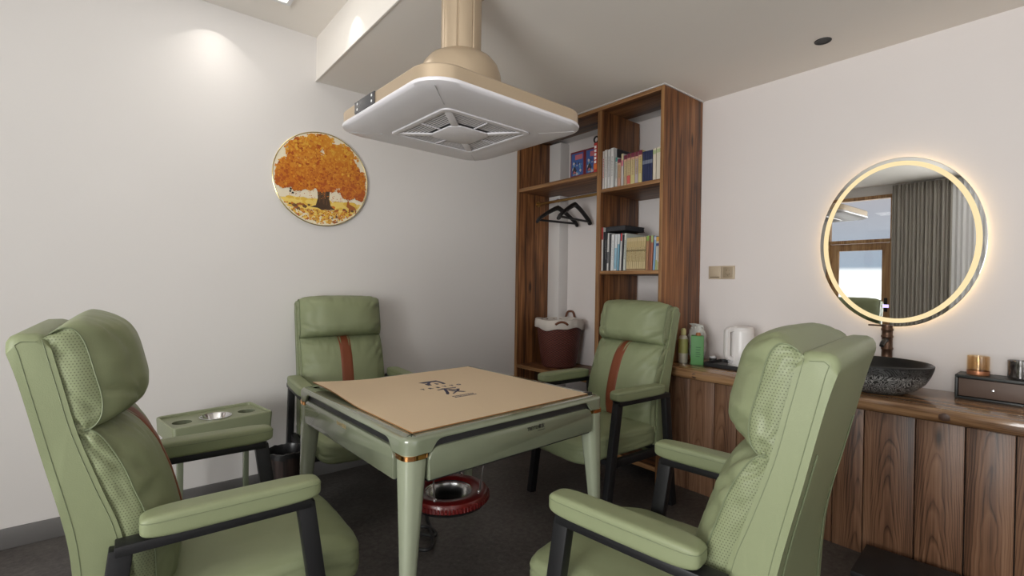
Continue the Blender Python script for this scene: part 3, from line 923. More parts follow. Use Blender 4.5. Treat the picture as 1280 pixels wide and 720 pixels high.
for a in (0.6, 2.2, 3.75, 5.3):
    b = MB(); x, y = 0.138 * math.cos(a), 0.138 * math.sin(a)
    b.tube([(x, y, 0.036), (x * 1.22, y * 1.22, 0.236)], 0.003, 8); b.tube([(x, y, 0.036), (x * 0.99, y * 0.99, 0.048)], 0.007, 10); b.done('hanging_rod', M_CHROME, ring)
b = MB()
pts = smooth_path([(1.13, 2.10), (1.155, 2.03), (1.18, 1.985), (1.20, 2.02), (1.19, 2.09), (1.13, 2.12), (1.08, 2.04), (1.06, 1.96), (1.09, 1.90), (1.14, 1.93), (1.20, 2.06), (1.26, 2.2), (1.36, 2.34)], 6)
b.tube([(x, y, 0.008 + 0.012 * abs(math.sin(i * 0.09))) for i, (x, y) in enumerate(pts)], 0.0085, 8)
tag(b.done('power_cable', M_BLACK), 'black power cable looped on the floor under the table', 'cable')

# ------------------------------------------------------------------ hood above the table
hood = thing('smoke_extractor_hood', 'champagne square air purifier hood with white underside hanging over the table', 'hood', (1.105, 1.697, 0), math.radians(2))
HS = 0.380


def ringrow(hs, r, z, n=10): return [(x, y, z) for x, y in rrect(hs, hs, r, n)]


b = MB(); V = b.grid([ringrow(HS - 0.012, 0.106, 1.872), ringrow(HS - 0.002, 0.112, 1.874), ringrow(HS - 0.002, 0.112, 1.914), ringrow(HS - 0.008, 0.107, 1.921), ringrow(0.20, 0.10, 1.930), ringrow(0.12, 0.08, 1.932)], close_v=True)
b.face(V[-1]); b.done('casing', M_CHAMP, hood)
b = MB(); b.grid([ringrow(HS - 0.012, 0.106, 1.874), ringrow(HS, 0.115, 1.873), ringrow(HS + 0.003, 0.117, 1.868), ringrow(HS + 0.001, 0.115, 1.861), ringrow(HS - 0.012, 0.110, 1.855), ringrow(HS - 0.05, 0.095, 1.849), ringrow(HS - 0.11, 0.07, 1.845), ringrow(0.225, 0.045, 1.845), ringrow(0.216, 0.036, 1.846), ringrow(0.213, 0.033, 1.856)], close_v=True)
b.done('light_panel', M_PLAST, hood, smooth=50)
b = MB()
for sx in (-1, 1):
    for sy in (-1, 1): b.tube([(sx * 0.232, sy * 0.232, 1.8446), (sx * 0.335, sy * 0.335, 1.8515)], 0.0014, 5)
b.done('panel_joint', M_PLAST2, hood)
# inner intake grille: frame, centre plate, four louvred sides
b = MB()
fr = [ringrow(0.214, 0.034, 1.852), ringrow(0.212, 0.032, 1.842), ringrow(0.200, 0.024, 1.840), ringrow(0.192, 0.018, 1.842), ringrow(0.190, 0.016, 1.862)]
b.grid(fr, close_v=True)
cp = [(0.096, 0.066), (0.066, 0.096), (-0.066, 0.096), (-0.096, 0.066), (-0.096, -0.066), (-0.066, -0.096), (0.066, -0.096), (0.096, -0.066)]
b.prism(cp, 1.836, 1.842, 'z', 0.0015)
for sx in (-1, 1):
    for sy in (-1, 1): b.bar((sx * 0.070, sy * 0.070, 1.841), (sx * 0.190, sy * 0.190, 1.847), 0.030, 0.008, (0, 0, 1))
for a in range(4):
    c_, s_ = round(math.cos(a * PI / 2)), round(math.sin(a * PI / 2))
    b.bar((0.088 * c_, 0.088 * s_, 1.841), (0.190 * c_, 0.190 * s_, 1.845), 0.005, 0.005, (0, 0, 1))
grille = b.done('grille', M_PLAST, hood)
b = MB()
for a in range(4):
    m = Matrix.Rotation(a * PI / 2, 4, 'Z')
    for i in range(7):
        x = 0.106 + i * 0.0125; hw = x - 0.016
        mm = m @ Matrix.Translation((x, 0, 1.8466))
        b.box((-0.0034, -hw, -0.0004), (0.0034, hw, 0.0004), 0, 1, mm)
b.done('louvre', M_PLAST, grille)
b = MB(); b.box((-0.191, -0.191, 1.8470), (0.191, 0.191, 1.8475)); b.done('filter', M_GREYIN, grille)
b = MB(); b.box((-HS - 0.0035, 0.0, 1.8735), (-HS + 0.004, 0.168, 1.9185), 0.0015)
cpn = b.done('control_panel', M_DISPLAY, hood)
b = MB()
for y in (0.018, 0.142):
    for z in (1.886, 1.907): b.tube([(-HS - 0.0032, y, z), (-HS - 0.0042, y, z)], 0.005, 12)
b.done('button', M_WHITE, cpn)
b = MB(); b.lathe([(0.176, 1.925), (0.176, 1.99), (0.172, 2.045), (0.166, 2.085), (0.154, 2.118), (0.134, 2.142), (0.108, 2.157), (0.086, 2.160)], n=56, caps=False); b.done('collar', M_CHAMP, hood, smooth=50)
b = MB(); n = 96; pr = []
for i in range(n):
    a = 2 * PI * i / n; g = max(0, math.cos(a * 8)) ** 30
    pr.append((0.083 - 0.004 * g, a))
b.grid([[(r * math.cos(a), r * math.sin(a), z) for r, a in pr] for z in (2.14, 2.28, CEIL_LO)], close_v=True); b.done('pipe', M_CHAMP, hood, smooth=30)
b = MB(); b.lathe([(0.084, CEIL_LO - 0.02), (0.118, CEIL_LO - 0.016), (0.120, CEIL_LO)], n=40, caps=False); b.done('ceiling_flange', M_CHAMP, hood)
b = MB(); b.tube([(0.166, -0.05, 1.985), (0.19, -0.058, 1.985)], 0.004, 8); b.lathe([(0.0005, -0.008), (0.008, -0.006), (0.008, 0.006), (0.0005, 0.008)], (0.19, -0.058, 1.985), 14); b.done('knob', M_BLACK, hood)

# ------------------------------------------------------------------ round tree picture
pic = thing('wall_picture', 'round glossy picture of an orange autumn tree on the back wall', 'picture', (0.995, Y_B, 1.858))
PR = 0.288


def disc(b, r, y0, y1, n=72):
    b.tube([(0, y0, 0), (0, y1, 0)], r, n)


b = MB(); disc(b, PR, 0.0, -0.018); b.done('backing', mat('cream_print_ground', (0.80, 0.72, 0.55), 0.25, coat=0.3), pic)
b = MB(); pts = [(PR * math.cos(2 * PI * i / 90), -0.017, PR * math.sin(2 * PI * i / 90)) for i in range(90)]; b.tube(pts, 0.0036, 6, closed=True); b.done('rim', mat('gold_rim', (0.62, 0.50, 0.24), 0.25, 0.8), pic)
PAL = {'o1': (0.56, 0.17, 0.014), 'o2': (0.64, 0.25, 0.022), 'o3': (0.42, 0.09, 0.010), 'y1': (0.70, 0.36, 0.04), 'y2': (0.80, 0.58, 0.14), 'bk': (0.065, 0.035, 0.018), 'br': (0.15, 0.07, 0.03), 'sk': (0.84, 0.77, 0.62), 'gd': (0.72, 0.45, 0.06), 'dk': (0.33, 0.10, 0.02), 'dn': (0.02, 0.02, 0.02)}
KEYS = list(PAL)
PM = [mat('print_' + c, PAL[c], 0.3, coat=0.3) for c in KEYS]
b = MB(); dep = [0.0182]


def blob(x, z, r, col, n=7, sz=1.0, ph=None, star=0.0):
    d = math.hypot(x, z)
    if d > PR - 0.008: return
    if d + r > PR - 0.006: r = PR - 0.006 - d
    if r < 0.0015: return
    b.mi = KEYS.index(col); dep[0] += 1.1e-6
    a0 = random.random() * 6 if ph is None else ph
    vs = []
    for i in range(n):
        q = r * (1 - (star if i % 2 else 0)) * random.uniform(0.85, 1.1); a = a0 - 2 * PI * i / n
        vs.append(b.bm.verts.new((x + q * math.cos(a), -dep[0], z + q * sz * math.sin(a))))
    b.face(vs)


def shape(pts, col):
    b.mi = KEYS.index(col); dep[0] += 4e-6
    b.face([b.bm.verts.new((x, -dep[0], z)) for x, z in pts])


for i in range(260):   # golden meadow haze, then ground flowers
    x = random.uniform(-PR, PR); z = -0.135 - abs(random.gauss(0, 0.03)); blob(x, z, random.uniform(0.012, 0.03), random.choice(['y2', 'gd', 'y2']), 8, 0.55)
for i in range(330):
    x = random.uniform(-PR, PR); z = random.uniform(-0.29, -0.165); blob(x, z, random.uniform(0.006, 0.016), random.choice(['dk', 'o3', 'gd', 'br', 'o1']), 6, 0.7)
for i in range(330):
    x = random.gauss(0.0, 0.13); z = random.uniform(-0.285, -0.19); r = random.uniform(0.005, 0.011)
    blob(x, z, r, random.choice(['y1', 'gd', 'y1', 'y2']), 10, 0.9, None, 0.45)
    if i % 2: blob(x, z, r * 0.4, 'o3', 6)
# trunk
shape([(-0.075, -0.178), (-0.04, -0.165), (-0.028, -0.12), (-0.032, -0.05), (-0.06, -0.005), (-0.04, 0.0), (-0.01, -0.03), (0.015, -0.01), (0.05, 0.0), (0.065, -0.01), (0.045, -0.05), (0.042, -0.12), (0.052, -0.165), (0.085, -0.185), (0.03, -0.182), (0.0, -0.192), (-0.03, -0.18)], 'bk')
for i in range(26): x = random.uniform(-0.02, 0.035); z = random.uniform(-0.16, -0.03); shape([(x, z), (x + 0.003, z), (x + 0.004, z + 0.03), (x + 0.001, z + 0.032)], 'br')
CROWN = [(-0.02, 0.165, 0.125), (-0.125, 0.145, 0.10), (0.115, 0.125, 0.115), (-0.19, 0.02, 0.09), (0.19, 0.02, 0.095), (-0.08, 0.03, 0.10), (0.07, 0.03, 0.10), (-0.23, -0.03, 0.05), (0.24, -0.05, 0.055), (0.0, 0.06, 0.13), (0.16, -0.055, 0.05), (-0.15, -0.045, 0.045), (0.0, -0.03, 0.05)]
for cx, cz, cr in CROWN:
    for q in range(26):
        a = random.random() * 2 * PI; d_ = cr * 0.75 * math.sqrt(random.random()); blob(cx + d_ * math.cos(a), cz + d_ * math.sin(a), cr * random.uniform(0.2, 0.4), random.choice(['o1', 'o2', 'o2', 'o3']), 11)
for i in range(3400):
    cx, cz, cr = random.choice(CROWN)
    a = random.random() * 2 * PI; q = cr * math.sqrt(random.random())
    x, z = cx + q * math.cos(a), cz + q * math.sin(a)
    hgt = (z + 0.1) / 0.35 + random.gauss(0, 0.25) + 0.25 * noise.noise(Vector((x * 22, z * 22, 1)))
    col = 'y1' if hgt > 0.95 else 'o2' if hgt > 0.55 else 'o1' if hgt > 0.1 else 'o3'
    blob(x, z, random.uniform(0.004, 0.011), col, 6, 1, None, 0.15)
for i in range(90): blob(random.uniform(-0.2, 0.2), random.uniform(-0.13, -0.05), 0.0028, random.choice(['o1', 'o2', 'o3']), 5)
# deer at the right, two small dark birds at the left
shape([(0.150, -0.155), (0.156, -0.120), (0.164, -0.118), (0.170, -0.138), (0.200, -0.150), (0.212, -0.165), (0.214, -0.195), (0.209, -0.195), (0.205, -0.172), (0.178, -0.172), (0.172, -0.195), (0.167, -0.195), (0.165, -0.165)], 'dk')
shape([(0.158, -0.118), (0.150, -0.105), (0.152, -0.104), (0.160, -0.116)], 'dk'); shape([(0.161, -0.118), (0.168, -0.104), (0.170, -0.105), (0.164, -0.117)], 'dk')
for x, z in ((-0.190, -0.098), (-0.176, -0.106), (-0.188, -0.084)): blob(x, z, 0.0065, 'dn', 7)
for f in b.bm.faces: f.normal_update()
o = b.done('print', PM, pic, smooth=0)

# ------------------------------------------------------------------ shelf unit in the corner
XF, XB = 2.586, 3.038
shelf = thing('bookshelf', 'tall dark stained wooden open shelf unit filling the room corner', 'shelf', (0, 0, 0))


def board(name, lo, hi, m, edge=None, parent=shelf):
    """a board with its front edge in raw wood"""
    b = MB(); b.box(lo, hi, 0.003, 2)
    b.bm.normal_update(); b.bm.faces.ensure_lookup_table()
    if edge:
        for f in b.bm.faces:
            if f.normal.x < -0.8 and f.calc_center_median().x < lo[0] + 0.004: f.material_index = 1
    return b.done(name, [m, edge] if edge else m, parent, smooth=30)


board('side_panel', (XF, 3.062, 0.0), (XB, 3.097, CEIL_LO - 0.005), M_SHELF, M_EDGEZ)
board('side_panel', (XF, 1.698, 0.0), (XB, 1.722, CEIL_LO - 0.005), M_SHELF, M_EDGEZ)
board('divider', (XF + 0.002, 2.190, 0.0), (XB - 0.02, 2.228, CEIL_LO - 0.03), M_SHELF, M_EDGEZ)
board('top_board', (XF, 1.722, CEIL_LO - 0.030), (XB - 0.16, 3.062, CEIL_LO - 0.005), M_SHELFY, M_EDGE)
board('shelf_board', (XF, 2.228, 1.984), (XB, 3.062, 2.014), M_SHELFY, M_EDGE)
board('shelf_board', (XF + 0.002, 1.722, 1.860), (XB, 2.190, 1.886), M_SHELFY, M_EDGE)
board('shelf_board', (XF + 0.002, 1.722, 1.297), (XB, 2.190, 1.322), M_SHELFY, M_EDGE)
board('shelf_board', (XF + 0.002, 1.722, 0.73), (XB, 2.190, 0.756), M_SHELFY, M_EDGE)
board('shelf_board', (XF, 2.228, 0.528), (XB, 3.062, 0.556), M_SHELFY, M_EDGE)
board('plinth_board', (XF, 1.722, 0.07), (XB, 2.190, 0.10), M_SHELFY, M_EDGE)
board('plinth_board', (XF, 2.228, 0.07), (XB, 3.062, 0.10), M_SHELFY, M_EDGE)
b = MB(); b.tube([(2.80, 2.226, 1.91), (2.80, 3.064, 1.91)], 0.011, 14)
for y in (2.232, 3.058): b.tube([(2.80, y - 0.004, 1.91), (2.80, y + 0.004, 1.91)], 0.024, 18)
b.done('clothes_rail', M_BRASS, shelf)['label'] = 'brass clothes rail'


def hanger(x, y, a, label):
    t = thing('coat_hanger', label, 'coat hanger', (x, y, 1.91), a, 'black coat hangers on the brass rail')
    b = MB(); rows = []
    n = 24
    for i in range(n + 1):
        u = -1 + 2 * i / n; xx = 0.205 * u; zz = -0.058 - 0.115 * abs(u) ** 1.25 - (0.012 if abs(u) > 0.93 else 0)
        hh = 0.044 - 0.014 * abs(u); th = 0.015 + 0.007 * abs(u)
        rows.append([(xx, th * math.cos(q) , zz + hh * 0.5 * math.sin(q)) for q in [2 * PI * k / 10 for k in range(10)]])
    V = b.grid(rows, close_v=True); b.face(V[0]); b.face(V[-1])
    b.done('shoulder_bar', M_HANGER, t)
    b = MB(); b.tube([(-0.185, 0, -0.172), (0.185, 0, -0.172)], 0.009, 10)
    for s in (-1, 1): b.tube([(s * 0.185, 0, -0.155), (s * 0.185, 0, -0.180)], 0.008, 8)
    b.done('trouser_bar', M_HANGER, t)
    b = MB(); pts = [(0, 0, -0.055), (0, 0, -0.03)]
    for i in range(13): q = -0.5 * PI + i / 12 * 1.35 * PI; pts.append((0.0155 * math.cos(q), 0, 0.0005 + 0.0155 * math.sin(q)))
    b.tube(pts, 0.0022, 7); b.done('hook', M_CHROME, t)
    return t


hanger(2.80, 2.82, -0.12, 'black coat hanger on the rail, farther into the corner')
hanger(2.78, 2.61, 0.12, 'black coat hanger on the rail, nearer to the divider')


# ------------------------------------------------------------------ books
def book(name, label, x0, y0, y1, z, h, d, cols, group, lean=0.0, bands=(), cat='book', mark=None):
    """book standing with its spine to -x; y0>y1 are its two faces; bands: (z0 fraction, z1 fraction, colour)"""
    t = thing(name, label, cat, (x0, (y0 + y1) / 2, z), 0, group)
    w = abs(y0 - y1) * 0.96
    cm = mat('cover', cols, 0.5)
    b = MB()
    b.box((0, -w / 2, 0), (d, -w / 2 + 0.0015, h)); b.box((0, w / 2 - 0.0015, 0), (d, w / 2, h)); b.box((0, -w / 2, 0), (0.0018, w / 2, h), 0.0006, 1)
    ms = [cm]
    for i, (a, c, col) in enumerate(bands):
        ms.append(mat('spine_band', col, 0.5)); b.mi = len(ms) - 1
        b.box((-0.0005 - 0.0002 * i, -w / 2, a * h), (0.0004, w / 2, c * h))
    if mark:
        ms.append(mat('spine_print', mark, 0.6)); b.mi = len(ms) - 1
        zz = 0.30
        while zz < 0.80:
            hh = random.uniform(0.015, 0.04); b.box((-0.0009, -w * 0.22, zz * h), (0.0002, w * 0.22, (zz + hh) * h)); zz += hh + 0.014
    b.done('cover', ms, t, smooth=0)
    b = MB(); b.box((0.002, -w / 2 + 0.0016, 0.003), (d - 0.003, w / 2 - 0.0016, h - 0.003)); b.done('pages', M_PAGES, t, smooth=0)
    t.rotation_euler = (lean, 0, 0)
    if lean:
        s = math.sin(abs(lean)); t.location.z += s * w / 2
    return t


G1 = 'books on the upper right shelf'
WHT, CRM, MAR, NAVY = (0.62, 0.60, 0.58), (0.56, 0.46, 0.27), (0.16, 0.02, 0.045), (0.018, 0.026, 0.085)
U = 1.886
book('book', 'thin white book with a red line, first from the left on the upper shelf', 2.60, 2.187, 2.172, U, 0.262, 0.19, WHT, G1, bands=[(0, 1, (0.55, 0.50, 0.48))], mark=(0.4, 0.06, 0.05))
book('book', 'white book beside the thin red-lined one on the upper shelf', 2.60, 2.170, 2.146, U, 0.268, 0.20, WHT, G1, mark=(0.40, 0.38, 0.37))
book('book', 'white book, third from the left on the upper shelf', 2.60, 2.144, 2.120, U, 0.266, 0.20, (0.57, 0.56, 0.56), G1, mark=(0.35, 0.35, 0.36))
book('book', 'tallest white book, last of the white row on the upper shelf', 2.60, 2.118, 2.092, U, 0.270, 0.20, (0.64, 0.63, 0.62), G1, mark=(0.42, 0.41, 0.40))
book('book', 'slim black book after the white row on the upper shelf', 2.63, 2.090, 2.082, U, 0.265, 0.17, (0.02, 0.02, 0.025), G1)
book('book', 'white book with a teal top on the upper shelf', 2.605, 2.080, 2.064, U, 0.200, 0.15, (0.56, 0.56, 0.54), G1, bands=[(0.86, 1, (0.05, 0.25, 0.23))], mark=(0.3, 0.34, 0.33))


def flower(name, lab, y0, y1, col, band, h=0.205):
    return book(name, lab, 2.605, y0, y1, U, h, 0.145, col, G1, bands=[(0.80, 1, MAR), (0.78, 0.86, (0.60, 0.36, 0.25)), (0.04, 0.30, band)], mark=(0.34, 0.24, 0.12))


flower('book', 'salmon novel with maroon top beside the teal-topped book', 2.062, 2.034, (0.50, 0.30, 0.20), (0.48, 0.27, 0.20), 0.185)
book('book', 'thin white and pink book among the maroon-topped novels', 2.605, 2.031, 2.015, U, 0.215, 0.145, (0.60, 0.56, 0.54), G1, bands=[(0.62, 0.80, (0.62, 0.20, 0.26)), (0.80, 1.0, (0.60, 0.50, 0.30))])
flower('book', 'cream novel with maroon top and dark picture at its foot', 2.010, 1.985, CRM, (0.42, 0.30, 0.20), 0.200)
flower('book', 'cream novel with maroon top and red flower at its foot', 1.983, 1.957, (0.58, 0.46, 0.26), (0.55, 0.10, 0.09), 0.205)
flower('book', 'cream novel with maroon top and yellow-green foot', 1.955, 1.922, (0.58, 0.48, 0.26), (0.52, 0.45, 0.20), 0.205)
flower('book', 'lilac grey novel with maroon top on the upper shelf', 1.920, 1.897, (0.44, 0.36, 0.38), (0.46, 0.38, 0.40), 0.205)
flower('book', 'yellow novel with maroon top left of the navy set', 1.895, 1.866, (0.58, 0.47, 0.18), (0.52, 0.45, 0.22), 0.210)
for i in range(4):
    y0 = 1.864 - i * 0.0190
    book('book', ['first', 'second', 'third', 'last'][i] + ' from the left of the four navy books with grey lettering', 2.605, y0, y0 - 0.0186, U, 0.195, 0.145, NAVY, G1, bands=[(0.58, 0.70, (0.16, 0.18, 0.24))])
book('book', 'cream book with a pale green top beside the navy set', 2.605, 1.786, 1.762, U, 0.200, 0.15, (0.62, 0.55, 0.44), G1, bands=[(0.82, 0.94, (0.36, 0.42, 0.22))])
book('book', 'cream book at the right end of the upper shelf', 2.605, 1.760, 1.728, U, 0.203, 0.15, (0.63, 0.57, 0.47), G1, bands=[(0.83, 0.95, (0.40, 0.45, 0.25))])
Lz = 1.322
G2 = 'books on the lower right shelf'
book('book', 'thin white book with a red top, first on the lower shelf', 2.60, 2.186, 2.172, Lz, 0.300, 0.20, (0.60, 0.58, 0.56), G2, bands=[(0.72, 1, (0.30, 0.03, 0.03))])
book('book', 'black book, second from the left on the lower shelf', 2.60, 2.170, 2.156, Lz, 0.268, 0.20, (0.018, 0.018, 0.022), G2)
book('book', 'black book, third from the left on the lower shelf', 2.60, 2.154, 2.140, Lz, 0.262, 0.20, (0.03, 0.03, 0.036), G2, mark=(0.2, 0.2, 0.2))
book('book', 'white and grey magazine beside the black books', 2.60, 2.138, 2.124, Lz, 0.258, 0.20, (0.56, 0.55, 0.54), G2, 0.02, bands=[(0.2, 0.5, (0.10, 0.10, 0.11))])
book('book', 'narrow black magazine left of the white and blue books', 2.60, 2.120, 2.110, Lz, 0.250, 0.20, (0.05, 0.05, 0.055), G2, 0.02)
book('book', 'white book with grey lower spine on the lower shelf', 2.60, 2.106, 2.080, Lz, 0.246, 0.19, (0.60, 0.60, 0.60), G2, 0.025, mark=(0.42, 0.44, 0.46))
book('book', 'white book with a light blue band, left of the blue one', 2.60, 2.077, 2.056, Lz, 0.246, 0.19, (0.58, 0.60, 0.62), G2, 0.03, bands=[(0.05, 0.62, (0.24, 0.40, 0.50))])
book('book', 'teal blue book with a white top on the lower shelf', 2.60, 2.053, 2.036, Lz, 0.246, 0.19, (0.16, 0.32, 0.42), G2, 0.03, bands=[(0.72, 1, (0.56, 0.58, 0.58))])
book('book', 'white magazine with a red square at its top', 2.60, 2.031, 2.018, Lz, 0.248, 0.19, (0.57, 0.56, 0.55), G2, 0.035, bands=[(0.80, 1, (0.42, 0.03, 0.04))])
book('book', 'thin black magazine beside the red-topped one', 2.60, 2.014, 2.006, Lz, 0.236, 0.19, (0.04, 0.04, 0.05), G2, 0.035)
book('book', 'pale grey-green book left of the cream paperback set', 2.60, 2.001, 1.984, Lz, 0.246, 0.19, (0.50, 0.53, 0.49), G2, 0.04, mark=(0.25, 0.27, 0.25))
ORD = ['first', 'second', 'third', 'fourth', 'fifth', 'sixth', 'seventh', 'eighth', 'ninth', 'tenth']
for i in range(9):
    y0 = 1.979 - i * 0.0165
    book('book', ORD[i] + ' from the left of the matching cream paperbacks on the lower shelf', 2.605, y0, y0 - 0.0160, Lz, 0.214, 0.145, (0.52, 0.42, 0.235), G2, 0.012, bands=[(0.27, 0.285, (0.32, 0.24, 0.11)), (0.02, 0.05, (0.18, 0.09, 0.04)), (0.58, 0.62, (0.22, 0.17, 0.08)), (0.70, 0.88, (0.44, 0.34, 0.17))], mark=(0.30, 0.22, 0.09))
book('book', 'red-brown book with a green top after the cream set', 2.605, 1.829, 1.810, Lz, 0.218, 0.145, (0.34, 0.17, 0.09), G2, 0.03, bands=[(0.86, 1, (0.20, 0.33, 0.07))])
book('book', 'slim brown book between the two green-topped books', 2.605, 1.808, 1.798, Lz, 0.214, 0.145, (0.28, 0.12, 0.08), G2, 0.03)
book('book', 'rust book with pale green top left of the blue book', 2.605, 1.796, 1.780, Lz, 0.218, 0.145, (0.34, 0.13, 0.08), G2, 0.035, bands=[(0.80, 1, (0.32, 0.40, 0.18))])
book('book', 'light blue book on the lower shelf', 2.605, 1.775, 1.760, Lz, 0.214, 0.145, (0.22, 0.37, 0.55), G2, 0.04, bands=[(0.88, 0.96, (0.5, 0.5, 0.6))])
book('book', 'white book with orange top, left one of the pair', 2.605, 1.757, 1.745, Lz, 0.208, 0.145, (0.56, 0.53, 0.47), G2, 0.03, bands=[(0.86, 1, (0.62, 0.33, 0.06)), (0.72, 0.80, (0.04, 0.05, 0.16)), (0, 0.3, (0.33, 0.38, 0.16))])
book('book', 'white book with orange top at the right end of the lower shelf', 2.605, 1.743, 1.730, Lz, 0.208, 0.145, (0.55, 0.52, 0.45), G2, 0.02, bands=[(0.86, 1, (0.60, 0.33, 0.07)), (0.72, 0.80, (0.04, 0.05, 0.16)), (0, 0.25, (0.40, 0.36, 0.20))])
t = thing('folder', 'black folder lying flat on top of the tall books on the lower shelf', 'folder', (2.62, 2.085, Lz + 0.270), 0)
b = MB(); b.box((0, -0.082, 0), (0.22, 0.082, 0.004), 0.001); b.box((0, -0.082, 0.030), (0.22, 0.082, 0.034), 0.001); b.box((0, 0.078, 0), (0.22, 0.082, 0.034), 0.001); b.done('cover', M_BLACK, t)
b = MB(); b.box((0.004, -0.078, 0.004), (0.216, 0.077, 0.030)); b.done('papers', mat('dark_paper_block', (0.03, 0.03, 0.035), 0.8), t)

# two boxed covers with blue pictures, and the red sign with a black ring
PC = [mat('cover_' + n_, c_, 0.4) for n_, c_ in (('maroon', (0.17, 0.012, 0.022)), ('blue', (0.035, 0.095, 0.32)), ('pink', (0.50, 0.13, 0.16)), ('sky', (0.10, 0.27, 0.48)), ('dark', (0.025, 0.025, 0.035)), ('pale', (0.50, 0.48, 0.50)))]


def cover_box(y, label, lean):
    t = thing('boxed_game', label, 'box', (2.63, y, 2.0145), 0, 'red and blue boxes on the upper left shelf')
    w, h, d = 0.142, 0.195, 0.05
    b = MB(); b.box((0, -w / 2, 0), (d, w / 2, h), 0.002); b.done('box', PC[0], t)
    b = MB(); R = random.Random(3)
    b.mi = 1; b.box((-0.0012, -w / 2 + 0.014, 0.018), (0.0005, w / 2 - 0.012, h - 0.014))
    b.mi = 2; b.box((-0.002, -w / 2 + 0.020, h - 0.062), (-0.0008, 0.022, h - 0.026))
    lim = w / 2 - 0.024
    for i in range(26):
        b.mi = R.choice([3, 3, 1, 4, 5]); yy = R.uniform(-lim, lim - 0.006); zz = R.uniform(0.024, h - 0.078); s = R.uniform(0.005, 0.014)
        b.prism([(yy + s * 0.8 * math.cos(q), zz + s * math.sin(q)) for q in [R.random() + k * PI / 3 for k in range(6)]], -0.0018 - i * 2e-5, -0.0008, 'x')
    b.mi = 4; b.prism([(0.010, 0.030), (0.045, 0.030), (0.048, 0.052), (0.030, 0.088), (0.016, 0.075)], -0.0026, -0.0008, 'x')
    b.mi = 2; b.prism([(0.006, 0.036), (0.044, 0.034), (0.030, 0.054)], -0.0029, -0.0008, 'x')
    b.done('cover_picture', PC, t)
    t.rotation_euler = (0, lean, 0)


cover_box(2.452, 'red box with a blue cover picture, nearer the corner on the upper left shelf', 0.0)
cover_box(2.306, 'red box with a blue cover picture, nearer the divider on the upper left shelf', 0.0)
t = thing('hanging_tag', 'narrow red tag with orange and white marks and black ring beside the divider', 'tag', (2.588, 2.230, 2.0145))
b = MB(); b.box((0, 0, 0.0), (0.014, 0.030, 0.205), 0.003); b.done('strip', mat('red_strip', (0.45, 0.03, 0.025), 0.45), t)
b = MB()
for i in range(5): b.box((-0.0008, 0.006, 0.062 + i * 0.026), (0.001, 0.024, 0.080 + i * 0.026))
b.done('marks', M_WHITE, t)
b = MB(); b.box((-0.001, 0.001, 0.02), (0.002, 0.029, 0.056)); b.done('orange_foot', mat('orange', (0.65, 0.16, 0.03), 0.5), t)
b = MB(); pts = [(0.007, 0.014 + 0.019 * math.cos(2 * PI * i / 24), 0.228 + 0.021 * math.sin(2 * PI * i / 24)) for i in range(24)]; b.tube(pts, 0.006, 8, closed=True); b.done('ring', M_BLACK, t)

# wicker basket
bk = thing('laundry_basket', 'red-brown wicker basket with white cloth liner on the low shelf', 'basket', (2.815, 2.80, 0.557))
b = MB(); b.lathe([(0.0005, 0.0), (0.130, 0.0), (0.140, 0.01), (0.168, 0.20), (0.186, 0.36), (0.190, 0.375), (0.182, 0.375), (0.16, 0.2), (0.13, 0.012), (0.0005, 0.012)], n=56, caps=False); b.done('body', M_WICKER, bk)
b = MB(); rows = []
for i in range(72):
    a = 2 * PI * i / 72; w = 0.010 * math.sin(a * 3 + 0.6) + 0.006 * math.sin(a * 7); wr = 0.003 * math.sin(a * 19)
    pr = [(0.150, 0.15), (0.178, 0.36), (0.184 + wr, 0.388 + w * 0.4), (0.194 + wr, 0.386 + w * 0.4), (0.199 + wr, 0.36), (0.199 + wr, 0.318 + w), (0.194, 0.314 + w)]
    rows.append([(r * math.cos(a), r * math.sin(a), z) for r, z in pr])
b.grid(rows, close_u=True); b.done('liner', M_CLOTH, bk, smooth=60)['label'] = 'off-white cloth liner'
for a in (PI + 0.88, 0.3):
    b = MB(); ca, sa = math.cos(a), math.sin(a); pts = []
    for i in range(13):
        q = -1 + i / 6; aa = a + q * 0.24
        pts.append((0.203 * math.cos(aa), 0.203 * math.sin(aa), 0.352 + 0.022 * (1 - q * q) if a > 1 else 0.34 + 0.10 * (1 - q ** 4)))
    b.tube(pts, 0.009, 8); b.done('handle', M_STRAP, bk)

# ------------------------------------------------------------------ counter, worktop
CZ = 0.745
cab = thing('vanity_cabinet', 'brown vertical plank counter base below the mirror', 'cabinet', (0, 0, 0))
ys = [1.696, 1.545, 1.39, 1.262, 1.105, 0.945, 0.795, 0.672, 0.487, 0.329, 0.186, 0.02, -0.15, -0.30, -0.46, -0.62, -0.79, -0.95, -1.1, -1.26, -1.4]
b = MB()
for y1, y0 in zip(ys[:-1], ys[1:]):
    b.box((2.668 + random.uniform(0, 0.004), y0 + 0.002, 0.0), (2.70, y1 - 0.002, CZ - 0.062), 0.0025, 2)
b.done('plank_front', M_PLANK, cab, smooth=30)
b = MB(); b.box((2.685, -1.4, 0.0), (3.036, 1.695, CZ - 0.064)); b.done('carcass', M_DARKGAP, cab)
b = MB(); rows = []
n = 120; y_a, y_b = -1.42, 1.696
for i in range(n + 1):
    y = y_a + (y_b - y_a) * i / n
    wv = 0.012 * noise.noise(Vector((y * 2.1, 3.3, 0))) + 0.006 * noise.noise(Vector((y * 7, 1.3, 0)))
    wb = 0.008 * noise.noise(Vector((y * 3.1, 9.3, 0)))
    x = 2.555 + wv
    rows.append([(3.038, y, CZ), (x + 0.010, y, CZ), (x + 0.003, y, CZ - 0.003), (x, y, CZ - 0.012), (x + wb * 0.6, y, CZ - 0.034), (x + 0.006 + wb, y, CZ - 0.052), (x + 0.018, y, CZ - 0.060), (3.038, y, CZ - 0.060)])
